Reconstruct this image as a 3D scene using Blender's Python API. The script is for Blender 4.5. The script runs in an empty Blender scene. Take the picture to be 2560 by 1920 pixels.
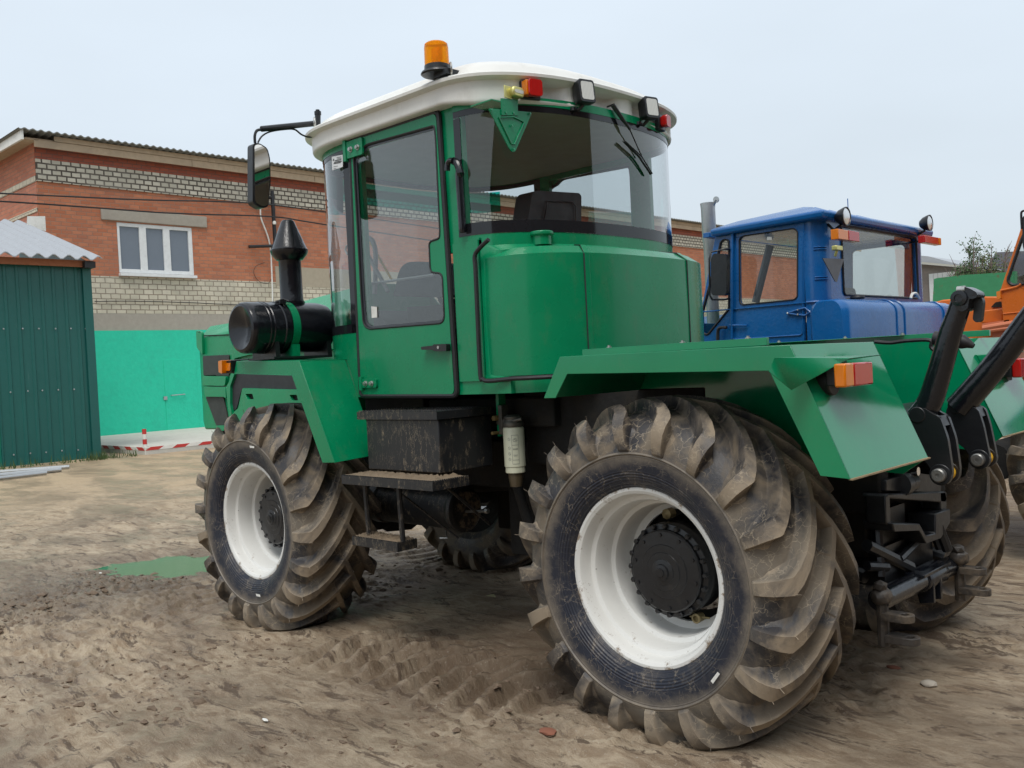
import bpy, bmesh, math, random
import numpy as np
from mathutils import Vector, Matrix
from mathutils.geometry import tessellate_polygon
random.seed(7); rng = np.random.default_rng(7)
scn = bpy.context.scene
# ---------------------------------------------------------------- camera
CF, CW, CH = 2338.33, 2560.0, 1920.0
CPOS = Vector((-2.15522, 4.00259, 1.4565))
YAW, PITCH, ROLL = -0.80207, -0.01726, 0.05083
RM = (Matrix.Rotation(YAW, 3, 'Z') @ Matrix.Rotation(-PITCH, 3, 'Y') @ Matrix.Rotation(ROLL, 3, 'X'))
cam_d = bpy.data.cameras.new('camera'); cam = bpy.data.objects.new('camera', cam_d)
scn.collection.objects.link(cam); scn.camera = cam
fw, lf, up = RM.col[0], RM.col[1], RM.col[2]
M4 = Matrix((( -lf[0], up[0], -fw[0], CPOS[0]), (-lf[1], up[1], -fw[1], CPOS[1]), (-lf[2], up[2], -fw[2], CPOS[2]), (0, 0, 0, 1)))
cam.matrix_world = M4
cam_d.sensor_width = 36; cam_d.lens = 36 * CF / CW; cam_d.clip_end = 2000; cam_d.clip_start = .05
cam_d.dof.use_dof = False
# ---------------------------------------------------------------- sky
SUN_EL, SUN_AZ = math.radians(60), math.radians(125)      # azimuth measured from +X towards +Y
w = bpy.data.worlds.new('World'); scn.world = w; w.use_nodes = True
nt = w.node_tree; nt.nodes.clear()
wo = nt.nodes.new('ShaderNodeOutputWorld'); bg = nt.nodes.new('ShaderNodeBackground'); bg2 = nt.nodes.new('ShaderNodeBackground')
sky = nt.nodes.new('ShaderNodeTexSky'); sky.sky_type = 'NISHITA'; sky.sun_disc = False
sky.sun_elevation = SUN_EL; sky.sun_rotation = math.radians(90) - SUN_AZ; sky.dust_density = 4
nt.links.new(sky.outputs[0], bg.inputs[0]); bg.inputs[1].default_value = .015
tc = nt.nodes.new('ShaderNodeTexCoord'); sep = nt.nodes.new('ShaderNodeSeparateXYZ'); cr = nt.nodes.new('ShaderNodeValToRGB')
nt.links.new(tc.outputs['Generated'], sep.inputs[0]); 
nz = nt.nodes.new('ShaderNodeTexNoise'); nz.inputs['Scale'].default_value = 2.2; nz.inputs['Detail'].default_value = 4
mp = nt.nodes.new('ShaderNodeMapping'); mp.inputs['Scale'].default_value = (1, 1, 3)
nt.links.new(tc.outputs['Generated'], mp.inputs[0]); nt.links.new(mp.outputs[0], nz.inputs[0])
ad = nt.nodes.new('ShaderNodeMath'); ad.operation = 'MULTIPLY_ADD'; ad.inputs[1].default_value = .34; 
nt.links.new(nz.outputs[0], ad.inputs[0]); nt.links.new(sep.outputs[2], ad.inputs[2]); nt.links.new(ad.outputs[0], cr.inputs[0])
el = cr.color_ramp.elements
el[0].position = .0; el[0].color = (.50, .55, .58, 1); el[1].position = 1.0; el[1].color = (.80, .85, .90, 1)
e = el.new(.18); e.color = (.54, .60, .645, 1); e = el.new(.55); e.color = (.67, .75, .825, 1)
nt.links.new(cr.outputs[0], bg2.inputs[0]); bg2.inputs[1].default_value = .85
ash = nt.nodes.new('ShaderNodeAddShader'); nt.links.new(bg.outputs[0], ash.inputs[0]); nt.links.new(bg2.outputs[0], ash.inputs[1]); nt.links.new(ash.outputs[0], wo.inputs[0])
sd = bpy.data.lights.new('sun', 'SUN'); sd.energy = 1.5; sd.angle = math.radians(25); sd.color = (1, .97, .92)
so = bpy.data.objects.new('sun', sd); scn.collection.objects.link(so); so.location = (0, 0, 20)
so.rotation_euler = Vector((math.cos(SUN_EL) * math.cos(SUN_AZ), math.cos(SUN_EL) * math.sin(SUN_AZ), math.sin(SUN_EL))).to_track_quat('Z', 'Y').to_euler()
scn.view_settings.view_transform = 'Standard'; scn.view_settings.look = 'None'; scn.view_settings.exposure = 0.38; scn.view_settings.gamma = 1
scn.render.engine = 'CYCLES'
scn.cycles.transparent_max_bounces = 16; scn.cycles.max_bounces = 8
# ------------------------------------------------- image pixel coordinates: a camera ray through a pixel meets a chosen plane
SS = 2560 / 2212
def U(p, x=None, y=None, z=None):
    d = RM @ Vector((1, (CW / 2 - p[0] * SS) / CF, (CH / 2 - p[1] * SS) / CF))
    if x is not None: t = (x - CPOS.x) / d.x
    elif y is not None: t = (y - CPOS.y) / d.y
    else: t = (z - CPOS.z) / d.z
    return CPOS + d * t
def mk(ox, oy, k): return lambda x, y: ((ox + k * x) / SS, (oy + k * y) / SS)
k1 = mk(0, 300, .3617); k2 = mk(600, 80, .2893); k3 = mk(1080, 100, .2893); k4 = mk(480, 560, .3617); k5 = mk(1160, 560, .3617); k6 = mk(1720, 480, .38)
k7 = mk(480, 1000, .3617); k8 = mk(1280, 960, .434); B1 = mk(2040, 900, .4702); B4 = mk(0, 760, .28926); B5 = mk(800, 960, .2893); B6 = mk(2240, 500, .2412)
B7 = mk(860, 340, .3015); B8 = mk(480, 780, .2411)
def Uy(f, pts, y): return [(lambda v: (v.x, v.z))(U(f(*p), y=y)) for p in pts]
def Ux(f, pts, x): return [(lambda v: (v.y, v.z))(U(f(*p), x=x)) for p in pts]
# ---------------------------------------------------------------- materials
MT = {}
class NT:
    def __init__(s, name):
        s.m = bpy.data.materials.new(name); s.m.use_nodes = True; s.t = s.m.node_tree; s.t.nodes.clear()
        s.out = s.t.nodes.new('ShaderNodeOutputMaterial'); s.b = s.t.nodes.new('ShaderNodeBsdfPrincipled'); s.t.links.new(s.b.outputs[0], s.out.inputs[0]); MT[name] = s.m
        s.tc = s.t.nodes.new('ShaderNodeTexCoord')
    def n(s, k, **kw):
        o = s.t.nodes.new('ShaderNode' + k)
        for a, v in kw.items():
            if a in ('data_type', 'blend_type', 'operation', 'feature', 'distance', 'wave_type', 'bands_direction', 'rings_direction', 'noise_dimensions', 'clamp_factor'): setattr(o, a, v)
            else: o.inputs[a.replace('_', ' ')].default_value = v
        return o
    def l(s, a, b): s.t.links.new(a, b)
    def vec(s, src='Object', scale=(1, 1, 1), rot=(0, 0, 0)):
        m = s.t.nodes.new('ShaderNodeMapping'); m.inputs['Scale'].default_value = scale; m.inputs['Rotation'].default_value = rot
        s.l(s.tc.outputs[src], m.inputs[0]); return m.outputs[0]
    def noise(s, scale, detail=6, rough=.6, v=None, dist=0):
        o = s.n('TexNoise', Scale=scale, Detail=detail, Roughness=rough, Distortion=dist)
        s.l(v if v is not None else s.tc.outputs['Object'], o.inputs['Vector']); return o.outputs['Fac']
    def ramp(s, f, stops):
        o = s.t.nodes.new('ShaderNodeValToRGB'); s.l(f, o.inputs[0]); E = o.color_ramp.elements
        while len(E) < len(stops): E.new(.5)
        for e, (p, c) in zip(E, stops): e.position = p; e.color = (c, c, c, 1) if isinstance(c, (int, float)) else (*c, 1)
        return o.outputs[0]
    def mix(s, f, a, b, bt='MIX'):
        o = s.t.nodes.new('ShaderNodeMix'); o.data_type = 'RGBA'; o.blend_type = bt
        for i, v in ((0, f), (6, a), (7, b)):
            if isinstance(v, (int, float)): o.inputs[i].default_value = v if i == 0 else (v, v, v, 1)
            elif isinstance(v, tuple): o.inputs[i].default_value = (*v, 1)
            else: s.l(v, o.inputs[i])
        return o.outputs[2]
    def math(s, op, a, b=None):
        o = s.t.nodes.new('ShaderNodeMath'); o.operation = op
        for i, v in ((0, a), (1, b)):
            if v is None: continue
            if isinstance(v, (int, float)): o.inputs[i].default_value = v
            else: s.l(v, o.inputs[i])
        return o.outputs[0]
    def set(s, k, v):
        if isinstance(v, tuple): s.b.inputs[k].default_value = (*v, 1) if len(v) == 3 else v
        elif isinstance(v, (int, float)): s.b.inputs[k].default_value = v
        else: s.l(v, s.b.inputs[k])
        return s
    def bump(s, h, st=.3, dist=.01):
        o = s.t.nodes.new('ShaderNodeBump'); o.inputs['Strength'].default_value = st; o.inputs['Distance'].default_value = dist
        s.l(h, o.inputs['Height']); s.l(o.outputs[0], s.b.inputs['Normal']); return s
def paint(name, col, rough=.32, dirt=(.16, .13, .09), amt=.25, peel=.12, spec=.5, coat=.0):
    s = NT(name); a = s.noise(2.2, 5); b = s.noise(60, 3)
    c = s.mix(s.ramp(a, [(.3, 0), (.8, 1)]), tuple(x * .88 for x in col), tuple(min(1, x * 1.12) for x in col))
    d = s.ramp(s.noise(9, 8, .78, s.vec('Object', (1, 1, .55))), [(.53, 0), (.74, 1)])
    d = s.math('MULTIPLY', d, amt); c = s.mix(d, c, dirt)
    ch = s.ramp(s.noise(38, 3, .7), [(.76, 0), (.79, .5)]); c = s.mix(s.math('MULTIPLY', ch, min(1, amt * 2)), c, (.3, .34, .3))
    s.set('Base Color', c); s.set('Roughness', s.ramp(s.noise(5, 6), [(.3, rough * .8), (.75, min(1, rough * 1.35))])); s.set('Specular IOR Level', spec)
    if coat: s.set('Coat Weight', coat); s.set('Coat Roughness', .08)
    s.bump(s.noise(35, 3, .5), peel, .004); return s.m
def plain(name, col, rough=.5, metal=0, var=.15, bump=.15, bs=40, dirt=None, dcol=(.17, .13, .09), ds=7, lo=.52, hi=.7):
    s = NT(name); c = s.mix(s.noise(8, 6), tuple(x * (1 - var) for x in col), tuple(min(1, x * (1 + var)) for x in col))
    if dirt: c = s.mix(s.math('MULTIPLY', s.ramp(s.noise(ds, 8, .75), [(lo, 0), (hi, 1)]), dirt), c, dcol)
    s.set('Base Color', c); s.set('Metallic', metal); s.set('Roughness', s.ramp(s.noise(14, 5), [(.3, rough * .85), (.7, min(1, rough * 1.2))]))
    s.bump(s.noise(bs, 4), bump, .006); return s.m
GREEN = paint('green_paint', (.0005, .205, .084), .26, peel=.12, amt=.20, coat=.12, spec=.35)
GREENB = paint('green_paint_gloss', (.0008, .215, .09), .12, peel=.05, amt=.10, coat=.3)
HOODG = paint('hood_green', (.003, .26, .105), .30, peel=.35, amt=.12)
BLUE = paint('blue_paint', (.005, .105, .33), .26, peel=.4, amt=.10, coat=.15)
ORANGE = paint('orange_paint', (.62, .14, .012), .3, peel=.3, amt=.15)
WHITE = paint('white_roof', (.70, .70, .665), .4, dirt=(.4, .38, .33), amt=.35, peel=.1)
s = NT('rim_white'); c = s.mix(s.noise(4, 5), (.60, .60, .57), (.74, .74, .71))
sp = s.n('SeparateXYZ'); s.l(s.tc.outputs['Object'], sp.inputs[0]); rr = s.math('SQRT', s.math('ADD', s.math('MULTIPLY', sp.outputs[0], sp.outputs[0]), s.math('MULTIPLY', sp.outputs[2], sp.outputs[2])))
eg = s.ramp(rr, [(.31, 0), (.338, .05), (.352, .13)]); c = s.mix(s.ramp(s.math('ADD', s.noise(16, 10, .8), eg), [(.60, 0), (.68, .9)]), c, (.20, .14, .085)); c = s.mix(s.ramp(s.noise(55, 4, .7, s.vec('Object', (1, .3, 1))), [(.70, 0), (.74, .9)]), c, (.05, .045, .04))
s.set('Base Color', c); s.set('Roughness', .38); s.bump(s.noise(60, 3), .1, .003); RIM = s.m
BLACK = plain('black_paint', (.010, .011, .013), .33, bump=.3, bs=25, dirt=.5, dcol=(.06, .048, .035), lo=.60, hi=.8)
BLACKG = plain('black_gloss', (.006, .007, .010), .2, bump=.5, bs=14, dirt=.2, lo=.66, hi=.8)
RUBBER = plain('black_rubber', (.012, .012, .014), .5, bump=.1)
DARK = plain('underside_dark', (.006, .0055, .005), .9, bump=.5, dirt=.6, dcol=(.035, .028, .02), lo=.5, hi=.7)
GREYM = plain('galvanised', (.42, .44, .45), .4, metal=.7, bump=.2, dirt=.3, dcol=(.25, .24, .22))
STEEL = plain('pin_steel', (.45, .45, .43), .35, metal=.9, dirt=.3)
YEL = plain('yellow_pin', (.75, .42, .02), .4)
LINER = plain('cab_liner', (.34, .31, .24), .9)
FABRIC = plain('seat_fabric', (.05, .055, .06), .9, var=.6, bump=.5)
CREAM = plain('filter_cream', (.62, .62, .47), .35, bump=.02)
MUDCAKE = plain('caked_mud', (.17, .125, .08), .85, var=.35, bump=1, bs=50, dirt=.6, dcol=(.05, .04, .03))
def muddy_black(name, dens=.5):
    s = NT(name); c = (.012, .013, .015)
    v = s.vec('Object', (26, 26, 9)); wv = s.n('TexVoronoi', feature='DISTANCE_TO_EDGE', Scale=1.0)
    dn = s.n('TexNoise', Scale=6.0, Detail=3.0); s.l(v, dn.inputs[0])
    mv = s.n('VectorMath'); mv.operation = 'ADD'; s.l(v, mv.inputs[0]); s.l(dn.outputs['Color'], mv.inputs[1]); s.l(mv.outputs[0], wv.inputs['Vector'])
    lines = s.ramp(wv.outputs['Distance'], [(.0, 1), (.035, 0)]); msk = s.ramp(s.noise(3.5, 4), [(.42, 0), (.56, 1)])
    f = s.math('MULTIPLY', lines, msk); f2 = s.ramp(s.noise(22, 8, .8, s.vec('Object', (1, 1, .4))), [(.57, 0), (.65, 1)])
    f = s.math('MAXIMUM', s.math('MULTIPLY', f, .85), s.math('MULTIPLY', f2, dens))
    s.set('Base Color', s.mix(f, c, (.23, .18, .12))); s.set('Roughness', .42); s.bump(f, .3, .004); return s.m
MBLACK = muddy_black('muddy_black', .75)
# tyre rubber with dried mud and straw-like scratches
def tyre_mat():
    s = NT('muddy_tyre'); rub = s.mix(s.noise(9, 4), (.012, .013, .017), (.028, .03, .038))
    mud = s.mix(s.noise(6, 9, .75), (.095, .072, .047), (.215, .172, .122))
    mud = s.mix(s.ramp(s.noise(3, 4), [(.4, 0), (.65, .5)]), mud, (.17, .16, .14))
    f = s.ramp(s.noise(3.8, 9, .6, dist=.6), [(.45, 0.05), (.56, .92)])
    f = s.math('MAXIMUM', f, s.math('MULTIPLY', s.ramp(s.noise(30, 6, .8), [(.5, 0), (.66, 1)]), .42))
    gp = s.n('NewGeometry'); ed = s.ramp(gp.outputs['Pointiness'], [(.515, 0), (.60, .75)]); mud = s.mix(ed, mud, (.33, .26, .18)); rub = s.mix(s.math('MULTIPLY', ed, .7), rub, (.12, .10, .08))
    v = s.vec('Object', (24, 10, 24)); vo = s.n('TexVoronoi', feature='DISTANCE_TO_EDGE', Scale=1.0); dn = s.n('TexNoise', Scale=1.6, Detail=2.0); s.l(v, dn.inputs[0]); mv = s.n('VectorMath'); mv.operation = 'ADD'; s.l(v, mv.inputs[0]); s.l(dn.outputs['Color'], mv.inputs[1]); s.l(mv.outputs[0], vo.inputs['Vector'])
    st = s.math('MULTIPLY', s.ramp(vo.outputs['Distance'], [(0, 1), (.035, 0)]), s.ramp(s.noise(6, 3), [(.45, 0), (.58, .8)])); c = s.mix(st, s.mix(f, rub, mud), (.34, .28, .20))
    s.set('Base Color', c); s.set('Roughness', s.mix(f, .42, .85)); s.bump(s.noise(45, 8, .75), .45, .006); return s.m
TYRE = tyre_mat()
def side_mat():
    s = NT('tyre_sidewall'); rub = s.mix(s.noise(6, 4), (.006, .008, .014), (.012, .016, .032))
    sep = s.n('SeparateXYZ'); s.l(s.tc.outputs['Object'], sep.inputs[0])
    r = s.math('SQRT', s.math('ADD', s.math('MULTIPLY', sep.outputs[0], sep.outputs[0]), s.math('MULTIPLY', sep.outputs[2], sep.outputs[2])))
    rings = s.math('SINE', s.math('MULTIPLY', r, 560.0)); band = s.math('MULTIPLY', rings, s.ramp(r, [(.38, 1), (.415, 1), (.42, 0), (.470, 0), (.475, 1)]))
    tot = None
    for i, (sc, rt) in enumerate((((16, 3, 30), .4), ((30, 3, 15), 1.7), ((38, 3, 22), -.6))):
        v = s.vec('Object', sc, (0, rt, 0)); vo = s.n('TexVoronoi', feature='DISTANCE_TO_EDGE', Scale=.8)
        dn = s.n('TexNoise', Scale=1.6, Detail=2.0); s.l(v, dn.inputs[0]); mv = s.n('VectorMath'); mv.operation = 'ADD'; s.l(v, mv.inputs[0]); s.l(dn.outputs['Color'], mv.inputs[1]); s.l(mv.outputs[0], vo.inputs['Vector'])
        ln = s.ramp(vo.outputs['Distance'], [(0, 1), (.035, 0)]); ln = s.math('MULTIPLY', ln, s.ramp(s.noise(5 + 3 * i, 4, .7), [(.47, 0), (.62, 1)]))
        tot = ln if tot is None else s.math('MAXIMUM', tot, ln)
    dust = s.math('MULTIPLY', s.ramp(s.noise(8, 8, .75), [(.48, 0), (.75, 1)]), .30)
    edge = s.math('MULTIPLY', s.ramp(s.math('ADD', r, s.math('MULTIPLY', s.noise(9, 8, .75), .12)), [(.495, 0), (.555, 1)]), .75)
    f = s.math('MAXIMUM', s.math('MULTIPLY', tot, .7), s.math('MAXIMUM', dust, edge))
    s.set('Base Color', s.mix(f, rub, (.24, .20, .15))); s.set('Roughness', .48); s.bump(s.math('ADD', band, s.math('MULTIPLY', s.noise(50, 5), .8)), .5, .002); return s.m
SIDE = side_mat()
def glass(name, tint=(.72, .76, .76), rough=0.0, ior=1.5, boost=1.0):
    m = bpy.data.materials.new(name); m.use_nodes = True; t = m.node_tree; t.nodes.clear(); MT[name] = m
    o = t.nodes.new('ShaderNodeOutputMaterial'); mx = t.nodes.new('ShaderNodeMixShader'); tr = t.nodes.new('ShaderNodeBsdfTransparent'); g = t.nodes.new('ShaderNodeBsdfGlossy')
    fr = t.nodes.new('ShaderNodeFresnel'); ge = t.nodes.new('ShaderNodeNewGeometry'); iv = t.nodes.new('ShaderNodeMapRange'); iv.inputs['To Min'].default_value = ior; iv.inputs['To Max'].default_value = 1 / ior
    t.links.new(ge.outputs['Backfacing'], iv.inputs['Value']); t.links.new(iv.outputs[0], fr.inputs[0]); tr.inputs[0].default_value = (*tint, 1); g.inputs['Roughness'].default_value = rough
    mu = t.nodes.new('ShaderNodeMath'); mu.operation = 'MULTIPLY'; mu.inputs[1].default_value = boost; mu.use_clamp = True; t.links.new(fr.outputs[0], mu.inputs[0])
    t.links.new(mu.outputs[0], mx.inputs[0]); t.links.new(tr.outputs[0], mx.inputs[1]); t.links.new(g.outputs[0], mx.inputs[2]); t.links.new(mx.outputs[0], o.inputs[0]); return m
GLASS = glass('cab_glass', (.86, .89, .89), ior=1.5, boost=2.3); GLASSC = glass('clear_glass', (.86, .88, .87), ior=1.45)
GLASSD = plain('window_dark_glass', (.16, .19, .23), .05, bump=0, var=.05); TEALG = glass('teal_sunstrip', (.0, .55, .45))
BORDER = plain('black_glass_border', (.012, .013, .016), .08, bump=0)
MIRR = plain('mirror_silver', (.8, .8, .8), .02, metal=1, bump=0, var=0)
def lens(name, col, tr=.25):
    s = NT(name); wv = s.n('TexWave', Scale=60.0, wave_type='BANDS'); s.l(s.tc.outputs['Object'], wv.inputs[0])
    s.set('Base Color', col); s.set('Roughness', .12); s.set('Transmission Weight', tr); s.bump(wv.outputs['Fac'], .25, .002); s.set('Coat Weight', .5); return s.m
AMBER = lens('amber_lens', (.85, .23, .0)); RED = lens('red_lens', (.55, .012, .010)); LAMPG = lens('lamp_glass', (.75, .75, .7), .3)
s = NT('beacon_lens'); s.set('Base Color', (.95, .33, .0)); s.set('Roughness', .08); s.set('Transmission Weight', .65); s.set('IOR', 1.2); BEAC = s.m
def brick(name, c1, c2, mortar, bw, bh, ms=.012, axis='y', bumpst=.8, off=.5):
    s = NT(name); g = s.n('NewGeometry'); sp = s.n('SeparateXYZ'); s.l(g.outputs['Position'], sp.inputs[0]); cb = s.n('CombineXYZ')
    s.l(sp.outputs[1 if axis == 'y' else 0], cb.inputs[0]); s.l(sp.outputs[2], cb.inputs[1])
    wob = s.n('TexNoise', Scale=3.0, Detail=3.0); s.l(cb.outputs[0], wob.inputs[0]); mv = s.n('VectorMath'); mv.operation = 'MULTIPLY_ADD'
    s.l(wob.outputs['Color'], mv.inputs[0]); mv.inputs[1].default_value = (.03, .03, 0); s.l(cb.outputs[0], mv.inputs[2])
    bt = s.n('TexBrick', Scale=1.0, Mortar_Size=ms, Mortar_Smooth=.3, Bias=0.0, Brick_Width=bw, Row_Height=bh); bt.offset = off
    bt.inputs['Color1'].default_value = (*c1, 1); bt.inputs['Color2'].default_value = (*c2, 1); bt.inputs['Mortar'].default_value = (*mortar, 1); s.l(mv.outputs[0], bt.inputs['Vector'])
    n1 = s.n('TexNoise', Scale=1.4, Detail=8.0, Roughness=.7); s.l(g.outputs['Position'], n1.inputs[0]); n2 = s.n('TexNoise', Scale=14.0, Detail=6.0, Roughness=.8); s.l(g.outputs['Position'], n2.inputs[0])
    c = s.mix(s.ramp(n1.outputs[0], [(.42, 0), (.72, .55)]), bt.outputs['Color'], tuple(x * .55 + .06 for x in c1)); c = s.mix(s.ramp(n2.outputs[0], [(.55, 0), (.8, .5)]), c, mortar)
    s.set('Base Color', c); s.set('Roughness', .9); s.bump(s.math('SUBTRACT', s.math('MULTIPLY', n2.outputs[0], .4), bt.outputs['Fac']), bumpst, .02); return s.m
REDB = brick('red_brick', (.42, .14, .068), (.54, .205, .105), (.34, .215, .15), .27, .105, .009)
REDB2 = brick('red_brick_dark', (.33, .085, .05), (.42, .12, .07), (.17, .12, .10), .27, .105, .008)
REDBG = brick('red_brick_gable', (.42, .15, .09), (.52, .20, .12), (.30, .2, .15), .27, .105, .008, 'x')
WHB = brick('white_brick', (.52, .48, .37), (.63, .58, .46), (.26, .21, .16), .27, .146, .014)
WHBH = brick('white_brick_header', (.50, .47, .38), (.62, .58, .48), (.09, .075, .06), .25, .144, .024)
WHBG = brick('white_brick_gable', (.54, .49, .38), (.58, .54, .43), (.3, .25, .2), .27, .146, .012, 'x')
CONC = plain('concrete', (.36, .33, .28), .9, var=.2, bump=.6, bs=12, dirt=.4, dcol=(.25, .21, .17), ds=2)
CONCL = plain('platform_concrete', (.50, .49, .44), .9, var=.15, bump=.4, bs=12, dirt=.3, ds=3)
TURQ = plain('turquoise_paint', (.018, .56, .36), .7, var=.12, bump=1, bs=16, dirt=.25, dcol=(.02, .30, .21), ds=1.2)
WOOD = plain('weathered_boards', (.46, .36, .25), .85, var=.3, bump=.5, bs=8, dirt=.5, dcol=(.22, .18, .14), ds=2)
SLATE = plain('roof_sheet_dark', (.17, .17, .155), .8, var=.3, bump=.3)
ROOFG = plain('roof_sheet_grey', (.33, .35, .375), .5, var=.1, bump=.1, dirt=.15, dcol=(.25, .25, .25), ds=3)
def shedm():
    s = NT('shed_green_sheet'); c = s.mix(s.noise(1.5, 6, .7, s.vec('Object', (1, 1, .25))), (.005, .080, .072), (.010, .12, .105))
    c = s.mix(s.ramp(s.noise(4, 6, .7, s.vec('Object', (3, 3, .3))), [(.62, 0), (.8, .4)]), c, (.1, .2, .19)); s.set('Base Color', c); s.set('Roughness', .38); s.bump(s.noise(5, 4), .3, .02); return s.m
SHEDG = shedm()
PVC = plain('white_pvc', (.72, .74, .74), .35, bump=.05, dirt=.2, dcol=(.4, .4, .38))
RUSTY = plain('rusty_green', (.03, .21, .09), .6, var=.2, bump=.5, dirt=1, dcol=(.13, .065, .035), ds=1.1, lo=.52, hi=.56)
REDP = plain('red_paint', (.50, .035, .03), .5, dirt=.3); WHP = plain('white_paint', (.70, .70, .66), .5, dirt=.4)
# ---------------------------------------------------------------- mesh builder
class MB:
    def __init__(s): s.v = []; s.f = []; s.mi = []; s.cur = 0
    def add(s, vs, fs):
        o = len(s.v); s.v += [tuple(v) for v in vs]; s.f += [tuple(i + o for i in f) for f in fs]; s.mi += [s.cur] * len(fs); return s
    def box(s, a, b, rot=None, piv=None):
        x0, y0, z0 = (min(p, q) for p, q in zip(a, b)); x1, y1, z1 = (max(p, q) for p, q in zip(a, b))
        vs = [Vector(v) for v in ((x0, y0, z0), (x1, y0, z0), (x1, y1, z0), (x0, y1, z0), (x0, y0, z1), (x1, y0, z1), (x1, y1, z1), (x0, y1, z1))]
        if rot is not None:
            c = Vector(piv) if piv is not None else (Vector(a) + Vector(b)) / 2; vs = [rot @ (v - c) + c for v in vs]
        return s.add(vs, [(0, 3, 2, 1), (4, 5, 6, 7), (0, 1, 5, 4), (1, 2, 6, 5), (2, 3, 7, 6), (3, 0, 4, 7)])
    def prism(s, poly, axis, a, b, holes=()):
        """extrude 2-D polygon along axis: x -> (y,z), y -> (x,z), z -> (x,y)"""
        loops = [list(poly)] + [list(h) for h in holes]
        def P(q, d): return {'x': (d, q[0], q[1]), 'y': (q[0], d, q[1]), 'z': (q[0], q[1], d)}[axis]
        tris = tessellate_polygon([[Vector((q[0], q[1], 0)) for q in l] for l in loops])
        flat = [q for l in loops for q in l]; n = len(flat)
        vs = [P(q, a) for q in flat] + [P(q, b) for q in flat]; fs = []
        for t in tris: fs.append(tuple(t)); fs.append(tuple(i + n for i in reversed(t)))
        o = 0
        for l in loops:
            m = len(l)
            for i in range(m): fs.append((o + i, o + (i + 1) % m, o + (i + 1) % m + n, o + i + n))
            o += m
        return s.add(vs, fs)
    def tube(s, path, r, n=10, caps=True, closed=False):
        path = [Vector(p) for p in path]; m = len(path); rr = r if isinstance(r, (list, tuple)) else [r] * m
        vs = []; up = None
        for i, p in enumerate(path):
            if closed: d = (path[(i + 1) % m] - path[i - 1])
            else: d = path[min(i + 1, m - 1)] - path[max(i - 1, 0)]
            d.normalize()
            if up is None: up = Vector((0, 0, 1)) if abs(d.z) < .9 else Vector((1, 0, 0))
            a = d.cross(up).normalized(); b = a.cross(d); up = b
            for k in range(n): t = 2 * math.pi * k / n; vs.append(p + (a * math.cos(t) + b * math.sin(t)) * rr[i])
        fs = []
        for i in range(m if closed else m - 1):
            for k in range(n): j = (i + 1) % m; fs.append((i * n + k, i * n + (k + 1) % n, j * n + (k + 1) % n, j * n + k))
        if caps and not closed: fs.append(tuple(range(n))[::-1]); fs.append(tuple((m - 1) * n + k for k in range(n)))
        return s.add(vs, fs)
    def lathe(s, prof, o, axis='z', n=32, sg=1):
        """prof list of (r, h); h along axis"""
        vs = []; o = Vector(o)
        for r, h in prof:
            for k in range(n):
                t = 2 * math.pi * k / n; c, q = r * math.cos(t), r * math.sin(t)
                vs.append(o + Vector({'z': (c, q, h * sg), 'y': (c, h * sg, q), 'x': (h * sg, c, q)}[axis]))
        fs = [(i * n + k, i * n + (k + 1) % n, (i + 1) * n + (k + 1) % n, (i + 1) * n + k) for i in range(len(prof) - 1) for k in range(n)]
        if prof[0][0] > 1e-6: fs.append(tuple(range(n)))
        if prof[-1][0] > 1e-6: fs.append(tuple((len(prof) - 1) * n + k for k in range(n)))
        return s.add(vs, fs)
    def loft(s, rings, caps=(True, True), closed=True):
        n = len(rings[0]); vs = [p for r in rings for p in r]; m = n if closed else n - 1
        fs = [(i * n + k, i * n + (k + 1) % n, (i + 1) * n + (k + 1) % n, (i + 1) * n + k) for i in range(len(rings) - 1) for k in range(m)]
        if caps[0]: fs.append(tuple(range(n))[::-1])
        if caps[1]: fs.append(tuple((len(rings) - 1) * n + k for k in range(n)))
        return s.add(vs, fs)
    def blob(s, c, r, n=1, sc=(1, 1, 1), jit=.25):
        bm = bmesh.new(); bmesh.ops.create_icosphere(bm, subdivisions=n, radius=1)
        vs = [(c[0] + v.co.x * r * sc[0] * (1 + jit * (random.random() - .5)), c[1] + v.co.y * r * sc[1] * (1 + jit * (random.random() - .5)), c[2] + v.co.z * r * sc[2] * (1 + jit * (random.random() - .5))) for v in bm.verts]
        s.add(vs, [tuple(v.index for v in f.verts) for f in bm.faces]); bm.free(); return s
    def clusters(s, gap=.012):
        n = len(s.v); par = list(range(n))
        def fd(a):
            while par[a] != a: par[a] = par[par[a]]; a = par[a]
            return a
        for f in s.f:
            r0 = fd(f[0])
            for i in f[1:]: par[fd(i)] = r0
        isl = {}
        for i in range(n): isl.setdefault(fd(i), []).append(i)
        K = list(isl)
        if len(K) < 2 or len(K) > 400: return None
        V = np.array(s.v); lo = np.array([V[isl[k]].min(0) for k in K]) - gap / 2; hi = np.array([V[isl[k]].max(0) for k in K]) + gap / 2; p2 = list(range(len(K)))
        def f2(a):
            while p2[a] != a: p2[a] = p2[p2[a]]; a = p2[a]
            return a
        for i in range(len(K)):
            ov = np.where(np.all(lo[i] <= hi, 1) & np.all(hi[i] >= lo, 1))[0]
            for j in ov: p2[f2(int(j))] = f2(i)
        root = {k: f2(i) for i, k in enumerate(K)}; out = {}
        for fi, f in enumerate(s.f): out.setdefault(root[fd(f[0])], []).append(fi)
        return list(out.values())
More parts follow.
